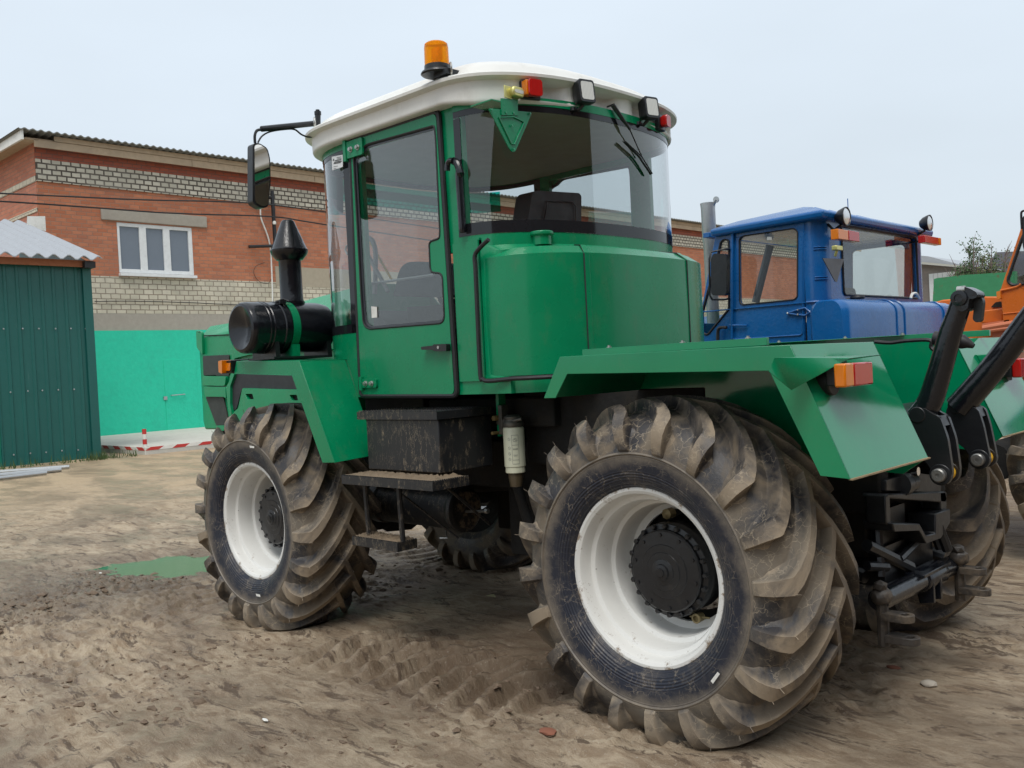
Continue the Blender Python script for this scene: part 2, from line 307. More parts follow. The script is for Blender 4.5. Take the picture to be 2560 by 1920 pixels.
    def build(s, name, mats, parent=None, bevel=0, ang=35, label=None, fix=True, loc=None, seg=2, split=True):
        if parent is not None and split and len(s.f) < 60000:
            cl = s.clusters()
            if cl and 1 < len(cl) <= 40:
                first = None
                for fl in sorted(cl, key=lambda c: -len(c)):
                    q = MB(); mp = {}
                    for fi in fl:
                        g = []
                        for i in s.f[fi]:
                            if i not in mp: mp[i] = len(q.v); q.v.append(s.v[i])
                            g.append(mp[i])
                        q.f.append(tuple(g)); q.mi.append(s.mi[fi])
                    o = q.build(name, mats, parent, bevel, ang, label, fix, loc, seg, False); first = first or o
                return first
        L = Vector(loc) if loc is not None else (parent.matrix_world.translation if parent else Vector((0, 0, 0)))
        if parent is not None and loc is None: L = WLOC[parent.name]
        me = bpy.data.meshes.new(name); me.from_pydata([(v[0] - L[0], v[1] - L[1], v[2] - L[2]) for v in s.v], [], s.f)
        for m in (mats if isinstance(mats, (list, tuple)) else [mats]): me.materials.append(m)
        me.polygons.foreach_set('material_index', s.mi)
        if fix:
            bm = bmesh.new(); bm.from_mesh(me); bmesh.ops.recalc_face_normals(bm, faces=bm.faces); bm.to_mesh(me); bm.free()
        me.polygons.foreach_set('use_smooth', [True] * len(me.polygons)); me.set_sharp_from_angle(angle=math.radians(ang)); me.update()
        o = bpy.data.objects.new(name, me); scn.collection.objects.link(o)
        if parent is None: o.location = L
        else: o.parent = parent
        WLOC[o.name] = L
        if bevel:
            b = o.modifiers.new('bevel', 'BEVEL'); b.width = bevel; b.segments = seg; b.limit_method = 'ANGLE'; b.angle_limit = math.radians(38); b.harden_normals = False
        if label: o['label'] = label
        return o
WLOC = {}
def thing(name, label, cat, loc=(0, 0, 0), group=None):
    o = bpy.data.objects.new(name, None); scn.collection.objects.link(o); o.location = loc; o['label'] = label; o['category'] = cat; o.empty_display_size = .2
    if group: o['group'] = group
    WLOC[o.name] = Vector(loc); return o
def tag(o, label, cat, group=None):
    o['label'] = label; o['category'] = cat
    if group: o['group'] = group
    return o
def struct(o, kind='structure'): o['kind'] = kind; return o
def rrect(x0, z0, x1, z1, r, n=5):
    P = []
    for cx, cz, a in ((x1 - r, z1 - r, 0), (x0 + r, z1 - r, 90), (x0 + r, z0 + r, 180), (x1 - r, z0 + r, 270)):
        for i in range(n + 1): t = math.radians(a + 90 * i / n); P.append((cx + r * math.cos(t), cz + r * math.sin(t)))
    return P
def soft(poly, r=.02, n=4):
    """round the corners of a 2-D polygon"""
    out = []; m = len(poly)
    for i in range(m):
        p = Vector(poly[i][:2]); a = Vector(poly[i - 1][:2]) - p; b = Vector(poly[(i + 1) % m][:2]) - p
        la, lb = a.length, b.length; d = min(r, la * .45, lb * .45)
        if d < 1e-5: out.append(tuple(p)); continue
        A = p + a / la * d; B = p + b / lb * d
        for k in range(n + 1): t = k / n; q = A * (1 - t) ** 2 + p * 2 * t * (1 - t) + B * t * t; out.append((q.x, q.y))
    return out
def smooth_path(pts, n=8):
    P = [Vector(p) for p in pts]; out = []
    for i in range(len(P) - 1):
        p0, p1, p2, p3 = P[max(i - 1, 0)], P[i], P[i + 1], P[min(i + 2, len(P) - 1)]
        for k in range(n):
            t = k / n; out.append(.5 * ((2 * p1) + (p2 - p0) * t + (2 * p0 - 5 * p1 + 4 * p2 - p3) * t * t + (3 * p1 - p0 - 3 * p2 + p3) * t ** 3))
    out.append(P[-1]); return out
# ================================================================ ground
def vnoise(X, Y, sc, seed):
    r = np.random.default_rng(seed); G = r.random((256, 256)); x = X * sc; y = Y * sc
    xi = np.floor(x).astype(int); yi = np.floor(y).astype(int); fx = x - xi; fy = y - yi; fx = fx * fx * (3 - 2 * fx); fy = fy * fy * (3 - 2 * fy)
    g = lambda a, b: G[a % 256, b % 256]
    return (g(xi, yi) * (1 - fx) + g(xi + 1, yi) * fx) * (1 - fy) + (g(xi, yi + 1) * (1 - fx) + g(xi + 1, yi + 1) * fx) * fy
def fbm(X, Y, sc, seed, o=5, g=.55):
    t = 0; a = 1; n = 0
    for i in range(o): t = t + a * vnoise(X + i * 17.3, Y + i * 9.1, sc * 2 ** i, seed + i); n += a; a *= g
    return t / n - .5
def ss(x, a, b): t = np.clip((x - a) / (b - a), 0, 1); return t * t * (3 - 2 * t)
def height(X, Y):
    wx = X + .25 * fbm(X, Y, 1.3, 91); wy = Y + .25 * fbm(X, Y, 1.3, 92)
    h = .05 * fbm(X, Y, .45, 1, 4) + .030 * fbm(X, Y, 2.2, 11, 6, .6)
    near = 1 - ss(np.hypot(X - 2.5, Y - 1.5), 5.5, 9)
    # churned clods: ridged noise, masked
    r1 = 1 - np.abs(fbm(wx * .75, wy * 1.5, 7, 31, 5, .62)) * 5; mask = ss(fbm(X, Y, .9, 41, 3), .02, .20) * .8 + .9 * np.exp(-(((X - 3.3) / 1.0) ** 2 + ((Y - 2.1) / .35) ** 2))
    wet = np.exp(-(((X - 4.6) / 1.6) ** 2 + ((Y - 1.5) / .9) ** 2)); mask = np.clip(mask + .8 * wet, 0, 1)
    h += near * (.06 + .94 * mask) * .032 * np.clip(r1, 0, 1) ** 2 + near * .014 * np.clip(1 - np.abs(fbm(X, Y, 16, 131, 4)) * 5, 0, 1) * mask * .7
    # diagonal ripples dragged by tyres
    ph = (X * .8 + Y * .6) * 2 * math.pi / .17 + 5 * fbm(X, Y, 1.1, 61)
    lane = np.exp(-((Y - 2.6 - .15 * (X - 2)) / .55) ** 2) * (.4 + .6 * ss(fbm(X, Y, .8, 62), -.1, .2)); h += .010 * lane * np.sin(ph) * ss(X, .3, 1.2) * (1 - ss(X, 4.5, 6))
    h -= .022 * near * (np.exp(-((Y - 2.05 - .06 * X) / .17) ** 2) + np.exp(-((Y - 2.75 - .05 * X) / .15) ** 2)) * (.6 + .8 * fbm(X, Y, .7, 151, 3))
    # lug prints behind and between the wheels
    yy = Y - 1.0; band = np.exp(-(yy / .36) ** 4) * ss(X, .42, .7) * (1 - ss(X, 2.0, 2.3)); fr = ((X + .35 * np.abs(yy) + .03 * fbm(X, Y, 5, 7)) / .165) % 1
    lug = ss(fr, .05, .14) * (1 - ss(fr, .42, .52)); h += band * (.066 * lug * (.55 + 1.1 * (fbm(X, Y, 9, 71, 3) + .3)) - .022)
    band2 = np.exp(-((Y + .95) / .36) ** 4) * ss(X, .6, 1) * (1 - ss(X, 5, 6)); h += band2 * (.03 * lug - .015)
    band3 = np.exp(-((Y - .98) / .33) ** 4) * ss(X, 3.45, 3.7) * (1 - ss(X, 5.2, 6)); h += band3 * (.02 * lug - .01)
    # wheels pressed in
    for wx0, wy0 in ((0, .93), (2.86, .93), (0, -.93), (2.86, -.93)):
        d = np.hypot((X - wx0) / .42, (Y - wy0) / .38); h += .030 * np.exp(-((d - 1) / .25) ** 2) - .012 * np.exp(-d ** 4)
    # puddle hollow
    pd = np.hypot(((X - 5.20) - (Y - .50)) / 1.414 / .60, ((X - 5.20) + (Y - .50)) / 1.414 / 1.0) * (1 + 0 * X) + .9 * fbm(X, Y, 2.6, 81, 5)
    h = h * (1 - .5 * np.exp(-pd ** 2)) - .060 * np.exp(-(pd / .95) ** 4)
    far = 1 - ss(np.hypot(X, Y), 12, 30); return h * (.25 + .75 * far) * (.35 + .65 * near)
def gradr(a, b, step, lo, hi, g=1.12):
    m = list(np.arange(a, b, step)); s_ = step; x = b
    while x < hi: m.append(x); s_ *= g; x += s_
    m.append(hi); s_ = step; x = a - step; left = []
    while x > lo: left.append(x); s_ *= g; x -= s_
    left.append(lo); return np.array(left[::-1] + m)
gx = gradr(-1.2, 5.8, .017, -700, 900); gy = gradr(-1.6, 3.9, .017, -900, 700)
GX, GY = np.meshgrid(gx, gy, indexing='ij'); GZ = height(GX, GY)
nx, ny = GX.shape; co = np.stack([GX, GY, GZ], -1).reshape(-1, 3).astype(np.float32)
idx = np.arange(nx * ny).reshape(nx, ny); q = np.stack([idx[:-1, :-1], idx[1:, :-1], idx[1:, 1:], idx[:-1, 1:]], -1).reshape(-1, 4).astype(np.int32)
me = bpy.data.meshes.new('ground'); me.vertices.add(len(co)); me.vertices.foreach_set('co', co.ravel()); me.loops.add(q.size); me.loops.foreach_set('vertex_index', q.ravel())
me.polygons.add(len(q)); me.polygons.foreach_set('loop_start', np.arange(0, q.size, 4, dtype=np.int32)); me.polygons.foreach_set('loop_total', np.full(len(q), 4, np.int32)); me.polygons.foreach_set('use_smooth', np.ones(len(q), bool)); me.update(calc_edges=True)
s = NT('mud_ground'); P = s.tc.outputs['Object']
base = s.mix(s.ramp(s.noise(.55, 8, .65), [(.35, 0), (.65, 1)]), (.30, .222, .142), (.43, .345, .24))
fine = s.mix(s.ramp(s.noise(1.0, 10, .78, s.vec('Object', (5, 13, 5), (0, 0, .78)), .8), [(.42, 0), (.56, 1)]), (.19, .125, .075), (.49, .405, .295)); c = s.mix(.55, base, fine)
gn = s.n('NewGeometry'); sp = s.n('SeparateXYZ'); s.l(gn.outputs['Position'], sp.inputs[0])
wetc = s.ramp(s.noise(1.0, 8, .7, s.vec('Object', (1, 1.6, 1)), .6), [(.47, 0), (.66, 1)]); c = s.mix(s.math('MULTIPLY', wetc, .55), c, (.10, .068, .043))
d0 = s.n('VectorMath'); d0.operation = 'DISTANCE'; s.l(gn.outputs['Position'], d0.inputs[0]); d0.inputs[1].default_value = (1.0, .6, 0)
churn_shade = s.ramp(s.math('ADD', s.math('MULTIPLY', d0.outputs['Value'], .4), s.math('MULTIPLY', s.noise(2.2, 6, .7), .6)), [(.50, .72), (.78, 0)]); c = s.mix(churn_shade, c, (.085, .055, .034))  # churned brown mud between the wheels, with the tractor's shade painted in
crk = s.ramp(s.noise(1.0, 10, .74, s.vec('Object', (3.2, 10, 3), (0, 0, .72)), .9), [(.55, 0), (.585, .85)]); c = s.mix(crk, c, (.085, .056, .036))
d1 = s.n('VectorMath'); d1.operation = 'DISTANCE'; s.l(gn.outputs['Position'], d1.inputs[0]); d1.inputs[1].default_value = (4.9, 1.1, 0)
wp = s.ramp(s.math('ADD', d1.outputs['Value'], s.math('MULTIPLY', s.noise(2.5, 5), 1.3)), [(.0, 1), (.9 / 3, 1), (2.3 / 3, 0)])
dd = s.math('DIVIDE', s.math('ADD', d1.outputs['Value'], s.math('MULTIPLY', s.noise(2.5, 5), 1.3)), 3.0); wp = s.ramp(dd, [(.38, 1), (.72, 0)])
c = s.mix(s.math('MULTIPLY', wp, .6), c, (.055, .042, .03))
# the dry cracked apron in front is paler and gritty, the far yard sandy
far = s.n('VectorMath'); far.operation = 'DISTANCE'; s.l(gn.outputs['Position'], far.inputs[0]); far.inputs[1].default_value = (0, 2, 0)
c = s.mix(s.math('MULTIPLY', s.ramp(s.math('DIVIDE', far.outputs['Value'], 30.0), [(.25, 0), (.42, 1)]), s.ramp(s.noise(.35, 6, .6, s.vec('Object', (2.2, .7, 1))), [(.3, .45), (.6, 1)])), c, (.44, .33, .21))
grit = s.ramp(s.noise(90, 3, .6), [(.62, 0), (.70, 1)]); c = s.mix(s.math('MULTIPLY', grit, .45), c, (.52, .48, .41))
st = s.ramp(s.noise(30, 3, .6), [(.73, 0), (.75, 1)]); c = s.mix(s.math('MULTIPLY', st, .6), c, (.04, .03, .022))
s.set('Base Color', c); damp = s.ramp(s.noise(.8, 7, .65, s.vec('Object', (1, 2.2, 1), (0, 0, .5)), .6), [(.44, 0), (.58, 1)]); c = s.mix(s.math('MULTIPLY', damp, .38), c, (.13, .088, .055)); s.set('Base Color', c); s.set('Roughness', s.mix(s.math('MAXIMUM', wp, s.math('MAXIMUM', s.math('MULTIPLY', wetc, .5), s.math('MULTIPLY', damp, .75))), .72, .26)); s.set('Specular IOR Level', .4)
s.bump(s.math('ADD', s.noise(1.0, 10, .8, s.vec('Object', (12, 26, 12), (0, 0, .78)), .4), s.math('MULTIPLY', s.noise(110, 4, .7), .5)), .65, .026)
me.materials.append(s.m); g = bpy.data.objects.new('ground', me); scn.collection.objects.link(g); struct(g); GROUND = g
# puddle
s = NT('puddle_water'); s.set('Base Color', (.06, .21, .10)); s.set('Roughness', .03); s.set('Specular IOR Level', .8); s.bump(s.noise(26, 3), .12, .004)  # murky green base colour also paints in the green reflection
m = MB(); m.add([(4.3, -.9, -.030), (7.1, -.9, -.030), (7.1, 1.9, -.030), (4.3, 1.9, -.030)], [(0, 1, 2, 3)]); o = m.build('puddle', s.m); struct(o)
# clods and pebbles scattered as ground litter
m = MB()
for i in range(3600):
    if i < 2400:
        x, y = random.uniform(.2, 5.6), random.uniform(-1.3, 3.6)
    else: x, y = random.gauss(4.4, .8), random.gauss(1.7, .5)
    if float(vnoise(np.array([x]), np.array([y]), 1.3, 301)[0]) < .48: continue
    r = random.uniform(.003, .011) * (2.2 if random.random() < .07 else 1)
    m.blob((x, y, float(height(np.array([x]), np.array([y]))[0]) + r * .05), r * 1.3, 1, (random.uniform(.8, 1.9), random.uniform(.7, 1.5), .55), 1.1)
o = m.build('mud_clods', plain('clod_mud', (.15, .105, .07), .85, var=.5, bump=1, bs=90), fix=False); struct(o, 'stuff')
def gh(x, y): return float(height(np.array([x]), np.array([y]))[0])
p = U((2007, 1483), z=0); m = MB(); m.blob((0, 0, .01), .028, 2, (1.3, 1, .6), .3); o = m.build('stone', plain('pale_stone', (.42, .38, .32), .9, bump=.6)); o.location = (p.x, p.y, gh(p.x, p.y)); tag(o, 'pale broken stone lying on the mud right of the rear wheel', 'stone')
for pp, r, lab in (((1930, 1447), .022, 'small reddish brick crumb on the mud behind the rear wheel'), ((1185, 1600), .03, 'flat reddish brick fragment pressed in the mud at the lower middle')):
    p = U(pp, z=0); m = MB(); m.blob((0, 0, 0), r, 2, (1.4, 1, .35), .3); o = m.build('brick_fragment', MT.get('brick_crumb') or plain('brick_crumb', (.22, .085, .05), .9)); o.location = (p.x, p.y, gh(p.x, p.y) + .004); tag(o, lab, 'brick fragment')
p = U((1072, 1295), z=0); m = MB(); m.add([(0, 0, .004), (.04, .02, .012), (.09, .01, .006), (.05, -.03, .014)], [(0, 1, 2), (0, 2, 3)]); o = m.build('leaf', plain('dry_leaf', (.42, .40, .22), .7)); o.location = (p.x, p.y, gh(p.x, p.y) + .02); tag(o, 'pale dry leaf lying on the mud between the wheels', 'leaf')
for pp, lab in (((217, 1241), 'white scrap of paper beside the puddle'), ((572, 1821 / 1.0 - 0), 'white scrap of litter on the open mud at the lower left')):
    pp = pp if pp[1] < 1500 else (573, 1561); p = U(pp, z=0); m = MB(); m.blob((0, 0, 0), .013, 1, (1.6, .8, .3), .5); o = m.build('litter', WHP); o.location = (p.x, p.y, gh(p.x, p.y) + .012); tag(o, lab, 'litter')
# ================================================================ brick building
WX = 23.8
def wp_(pt): v = U(pt, x=WX); return v.y, v.z
bld = thing('brick_building', 'long two storey red and white brick building with turquoise painted base behind the tractors', 'building', (WX, -5.3, 0))
YL, YR = -5.25, -52.0
w0 = wp_(k1(805, 705)); w1 = wp_(k1(1345, 1090)); wy0, wz1 = w0[0] , w0[1]; wy1, wz0 = w1[0], w1[1]
def strip(name, mat, z0, z1, dx=0.0, y0=YL, y1=YR, holes=(), th=.3):
    m = MB(); m.prism([(y0, z0), (y1, z0), (y1, z1), (y0, z1)], 'x', WX + dx, WX + dx + th, holes); return m.build(name, mat, bld)
strip('painted_base', TURQ, -.4, 3.05, -.03)
strip('plaster_band', CONC, 3.05, 3.53)
strip('white_brick_band', WHB, 3.53, 4.56, -.004)
strip('red_brick_wall', REDB, 4.56, 7.0, 0, holes=[[(wy0, wz0), (wy1, wz0), (wy1, wz1), (wy0, wz1)]])
hb = strip('header_brick_band', WHBH, 7.0, 7.58, -.05)
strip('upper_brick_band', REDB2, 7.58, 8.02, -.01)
m = MB(); y = YL + .1
while y > YR:
    y2 = y - random.uniform(3.2, 4.4); m.box((WX - .30, y, 7.83), (WX - .26, y2 + .012, 8.02)); m.box((WX - .32, y - .5, 8.03), (WX - .28, y2 - .49, 8.16)); y = y2
m.build('fascia_board', WOOD, bld, bevel=.005)
m = MB(); m.box((WX - .26, YL + .3, 8.03), (WX + .1, YR, 8.06)); m.build('soffit', WOOD, bld)
# corrugated roof sheet
def corr(name, mat, parent, x0, x1, z0, z1, ya, yb, pitch, amp, th=.012):
    m = MB(); n = int(abs(yb - ya) / pitch * 6); A = []; B = []; C_ = []; D = []
    for i in range(n + 1):
        y = ya + (yb - ya) * i / n; d = amp * math.sin((y - ya) / pitch * 2 * math.pi)
        A.append((x0, y, z0 + d)); B.append((x1, y, z1 + d)); C_.append((x1, y, z1 + d - th)); D.append((x0, y, z0 + d - th))
    m.loft([A, B, C_, D, A], (False, False), closed=False); return m.build(name, mat, parent)
corr('roof_sheet', SLATE, bld, WX - .55, 36, 8.21, 8.05, YL + .55, YR, .2, .022, .03)
# gable wall, facing the yard on the left
def gstrip(name, mat, z0, z1, dy): m = MB(); m.box((WX + .002, YL - .3, z0), (36, YL + dy, z1)); return m.build(name, mat, bld)
gstrip('gable_brick', REDBG, 3.0, 8.0, .012)
gstrip('gable_white_course', WHBG, 6.98, 7.14, .03); gstrip('gable_white_course', WHBG, 6.2, 6.30, .03); gstrip('gable_base', TURQ, -.4, 3.0, .02)
m = MB(); m.box((WX - .5, YL + .42, 7.93), (36, YL + .48, 8.19)); m.build('verge_board', WHP, bld, label='white painted verge board along the gable roof edge')
m = MB(); m.box((WX - .3, YL, 8.0), (36, YL + .42, 8.03)); m.build('gable_soffit', WOOD, bld)
# window
wn = MB(); xw = WX + .06
def wrect(y0, y1, z0, z1, holes): wn.prism([(y0, z0), (y1, z0), (y1, z1), (y0, z1)], 'x', xw, xw + .09, holes)
W_ = wy0 - wy1; H_ = wz1 - wz0
def wq(u, v): return (wy0 - W_ * u, wz1 - H_ * v)
win = MB(); fr_h = []
for a, b in ((.035, .285), (.375, .60), (.69, .945)): fr_h.append([wq(a, .07), wq(b, .07), wq(b, .88), wq(a, .88)])
win.prism([wq(0, 0), wq(1, 0), wq(1, .95), wq(0, .95)], 'x', xw - .05, xw + .05, fr_h); wo_ = win.build('window', PVC, bld, bevel=.01)
for a, b in ((.035, .285), (.375, .60), (.69, .945)):
    m = MB(); p, q_ = wq(a, .07), wq(b, .88); m.box((xw, p[0], p[1]), (xw + .01, q_[0], q_[1])); m.build('pane', GLASSD, wo_)
m = MB(); m.box((WX - .14, wy0 + .02, wz0 - .03), (WX + .05, wy1 - .02, wz0 + .05)); m.build('window_sill', PVC, wo_, bevel=.006)
l0, l1 = wp_(k1(695, 640)), wp_(k1(1425, 700)); m = MB(); m.box((WX - .06, l0[0], wz1 + .03), (WX + .2, l1[0], wz1 + .36)); m.build('lintel', CONC, bld, bevel=.02)
# second and third windows seen through the cab
for py0, py1 in ((-23.2, -25.2), (-33, -35)):
    m = MB(); m.prism([(py0, 5.0), (py1, 5.0), (py1, 6.4), (py0, 6.4)], 'x', WX - .02, WX + .05, [[(py0 - .1, 5.1), (py0 - .62, 5.1), (py0 - .62, 6.3), (py0 - .1, 6.3)], [(py0 - .74, 5.1), (py0 - 1.26, 5.1), (py0 - 1.26, 6.3), (py0 - .74, 6.3)], [(py0 - 1.38, 5.1), (py0 - 1.9, 5.1), (py0 - 1.9, 6.3), (py0 - 1.38, 6.3)]]); wo2 = m.build('window', PVC, bld)
    m = MB(); m.box((WX - .01, py0 - .05, 5.05), (WX - .006, py1 + .05, 6.35)); m.build('pane', GLASSD, wo2)
# plastered panel, painted door outline and handle
c0, c1 = wp_(k1(1900, 1010)), wp_(k1(2300, 1160)); m = MB(); m.box((WX - .012, c0[0], c1[1]), (WX + .05, c1[0] - 3, c0[1])); m.build('plaster_panel', plain('tan_plaster', (.38, .33, .25), .9, bump=.4), bld)
d0, d1 = wp_(B4(1405, 430)), wp_(B4(1440, 1140)); m = MB(); m.box((WX - .045, d1[0] - .012, .1), (WX - .02, d1[0] - 1.0, 2.2)); dr = m.build('door', TURQ, bld, bevel=.004)
h0, h1 = wp_(B4(1470, 790)), wp_(B4(1585, 780)); m = MB(); m.tube([(WX - .10, h0[0], h0[1]), (WX - .10, h1[0], h1[1])], .015, 8); m.tube([(WX - .04, h1[0], h1[1]), (WX - .10, h1[0], h1[1])], .012, 6); m.tube([(WX - .04, h0[0], h0[1]), (WX - .10, h0[0], h0[1])], .012, 6); m.box((WX - .07, h0[0] + .12, h0[1] - .12), (WX - .04, h0[0] + .22, h0[1] - .02)); m.build('handle', GREYM, dr)
# wall mast with bracket and cables
ms = thing('cable_mast', 'black steel pipe mast on the brick wall holding overhead cables', 'mast', (WX - .2, -14, 5))
a, b = U(k1(1880, 490), x=WX - .25), U(k1(1905, 900), x=WX - .25); c_, d_ = U(k1(1720, 875), x=WX - .12), U(k1(1900, 870), x=WX - .25); e_ = U(k1(1715, 540), x=WX - .12)
m = MB(); m.tube([a, b], .06, 10); m.build('pole', BLACK, ms); m = MB(); m.tube([c_, d_], .05, 8); m.tube([e_, a + Vector((0, 0, -.2))], .05, 8); m.build('bracket', BLACK, ms)
p = U(k1(1897, 710), x=WX - .33); m = MB(); m.lathe([(0, -.06), (.05, -.05), (.06, 0), (.04, .05), (0, .06)], p, 'z', 10); m.build('insulator', WHP, ms)
def cable(f, pts, x, r, lab, mat=RUBBER):
    m = MB(); m.tube(smooth_path([U(f(*p), x=x) for p in pts], 5), r, 6); o = m.build('cable', mat); tag(o, lab, 'cable', 'cables by the brick wall'); return o
cable(k1, [(-900, 470), (0, 507), (500, 530), (1000, 552), (1700, 572), (2210, 630), (3300, 790)], WX - .7, .022, 'upper black overhead cable strung across the brick wall')
cable(k1, [(-900, 520), (0, 562), (600, 602), (1200, 645), (1880, 668), (2210, 717), (3300, 880)], WX - .6, .022, 'lower black overhead cable strung across the brick wall')
cable(k1, [(1800, 610), (1805, 680), (1850, 800), (1870, 900), (1880, 1100), (1885, 1300)], WX - .1, .025, 'white cable running down the brick wall beside the mast', WHP)
cable(k1, [(1830, 985), (1770, 1010), (1755, 1060), (1790, 1115), (1850, 1130), (1880, 1090)], WX - .05, .008, 'thin loose loop of black wire on the brick wall')
cable(k1, [(655, 1255), (900, 1252), (1300, 1262), (1600, 1275), (2300, 1290)], WX - .05, .013, 'thin grey cable pinned along the white brick band')
yb2 = thing('yard_building', 'dark brick workshop with corrugated roof edge, mirrored in the rear cab glass', 'building', (-12, 4, 0))
m = MB(); m.box((-11, -9.5, -.3), (-24, 26, 7.2)); m.build('wall', brick('workshop_brick', (.13, .06, .045), (.17, .08, .055), (.12, .10, .09), .27, .10, .008), yb2)
corr('roof_sheet', SLATE, yb2, -10.3, -24.5, 7.25, 9.2, 26.5, -10.2, .3, .05, .03)
# ================================================================ loading platform and striped post
pf = thing('concrete_platform', 'low concrete platform with red and white striped edge at the building base', 'platform', (22, -8, 0))
px0, py0, zt = 17.35, -4.83, .165
m = MB(); m.box((px0, YL - .6 if 0 else py0, -.2), (WX - .03, py0 - 22, zt)); m.build('slab', CONCL, pf, bevel=.02)
# side face and front face stripes
m = MB(); m2 = MB(); k = 0; y = py0
while y > py0 - 16:
    (m if k % 2 == 0 else m2).add([(px0 - .006, y, zt - .075), (px0 - .006, y - .30, zt - .075), (px0 - .006, y - .42, zt - .005), (px0 - .006, y - .12, zt - .005)], [(0, 1, 2, 3)]); y -= .30; k += 1
x = px0; k = 0
while x < WX - .5:
    (m if k % 2 == 0 else m2).add([(x, py0 + .006, zt - .075), (x + .3, py0 + .006, zt - .075), (x + .42, py0 + .006, zt - .005), (x + .12, py0 + .006, zt - .005)], [(0, 1, 2, 3)]); x += .3; k += 1
m.build('red_stripe', REDP, pf); m2.build('white_stripe', WHP, pf)
a = U(B4(1240, 1300), z=0); b = U(B4(1228, 1080), x=a.x); sp_ = thing('striped_post', 'short red and white striped post at the platform corner', 'post', (a.x - .1, a.y, 0)); hgt = b.z
m = MB(); m2 = MB()
for i in range(5): (m if i % 2 == 0 else m2).lathe([(.045, hgt * i / 5 + .0005), (.045, hgt * (i + 1) / 5 - .0005)], (a.x - .1, a.y, 0), 'z', 14)
m.build('red_band', REDP, sp_); m2.build('white_band', WHP, sp_)
# ================================================================ green shed
sx = 18.0; sya, syb = U((6, 1008), x=sx).y, U((217, 990), x=sx).y; zs = 4.15
sh = thing('metal_shed', 'dark green profiled metal shed with a grey corrugated roof', 'shed', (sx, (sya + syb) / 2, 0))
m = MB(); prof = []; y = sya; st_ = .232
while y > syb + .01:
    for dy, dx in ((0, 0), (.03, 0), (.045, .02), (.20, .02), (.215, 0)):
        yy = y - dy
        if yy > syb: prof.append((sx + dx, yy))
    y -= st_
prof.append((sx, syb)); A = [(p[0], p[1], -.1) for p in prof]; B = [(p[0], p[1], zs) for p in prof]; m.loft([A, B], (False, False), closed=False)
m.build('front_sheet', SHEDG, sh, ang=15)
m = MB(); m.box((sx + .03, sya, -.1), (22, sya - .03, zs)); m.prism([(sx + .0, -.1), (22, -.1), (22, 5.45), (sx + .0, zs)], 'y', syb, syb + .03); m.build('side_sheet', SHEDG, sh)
m = MB(); m.box((sx - .035, syb - .015, -.1), (sx - .002, syb + .16, zs)); m.build('corner_flashing', SHEDG, sh)
m = MB()
for f, pts in ((B4, ((30, 215), (195, 213), (335, 213), (480, 213), (612, 212), (740, 213), (783, 212), (90, 762), (240, 752), (365, 747), (503, 742), (640, 737), (775, 732), (118, 1303), (262, 1290), (398, 1282), (535, 1268), (675, 1262), (795, 447))),):
    for p in pts: q_ = U(f(*p), x=sx - .01); m.lathe([(0, -.012), (.016, -.01), (.018, 0)], q_, 'x', 8)
m.build('screw', GREYM, sh)
yA, yB = sya + .6, U(k1(700, 945), x=17.7).y
corr('roof_sheet', ROOFG, sh, 17.65, 22.2, 4.20, 5.62, yB + .0, yA + 5.0, .30, .045, .02)
m = MB(); m.box((17.85, yB + .1, 4.02), (17.9, yA + 5, 4.16)); m.build('eave_board', plain('rust_board', (.30, .11, .05), .8), sh)
m = MB(); m.box((17.72, yB + .12, 4.0), (17.98, yB + .34, 4.13)); m.build('gutter_end', RUBBER, sh)
a, b, c_ = U(k1(185, 735), x=21.5), U(k1(318, 768), x=21.5), U(k1(190, 665), x=21.5)
m = MB(); m.add([a, b, b + Vector((0, 0, .36)), c_], [(0, 1, 2, 3)]); m.add([a + Vector((.02, 0, 0)), b + Vector((.02, 0, 0)), b + Vector((.02, 0, .36)), c_ + Vector((.02, 0, 0))], [(0, 3, 2, 1)]); m.build('ridge_flashing', WHP, sh)
m = MB(); m.box((sx + .3, sya + .02, -.3), (sx + .5, sya + 7, 3.4)); o = m.build('turquoise_wall', TURQ, loc=(sx, sya + 3, 0)); tag(o, 'bright turquoise wall edge left of the dark green shed', 'wall')
for i, (p, q_, r) in enumerate((((-200, 1034), (150, 1008), .035), ((-200, 1046), (132, 1014), .045), ((-200, 1056), (100, 1021), .035))):
    a, b = U(p, z=.05), U(q_, z=.05); m = MB(); m.tube([a, b], r, 10); o = m.build('metal_pipe', GREYM, loc=b)
    tag(o, ['grey pipe at the back of the pile beside the shed', 'thick grey pipe in the middle of the pile beside the shed', 'grey pipe nearest the yard in the pile beside the shed'][i], 'pipe', 'pipes lying by the shed')
# grass tuft at the shed foot
m = MB(); gc = U((226, 990), z=0)
for i in range(260):
    x, y = gc.x + random.gauss(-.15, .15), gc.y + random.uniform(-.6, 2.2) * (1 if i % 3 else .2); h = random.uniform(.05, .22); a = random.uniform(0, 6.28); dx, dy = .012 * math.cos(a), .012 * math.sin(a)
    m.add([(x - dx, y - dy, 0), (x + dx, y + dy, 0), (x + random.uniform(-.06, .06), y + random.uniform(-.06, .06), h)], [(0, 1, 2)])
o = m.build('grass', plain('weeds', (.06, .10, .03), .8, var=.5), fix=False); struct(o, 'stuff')
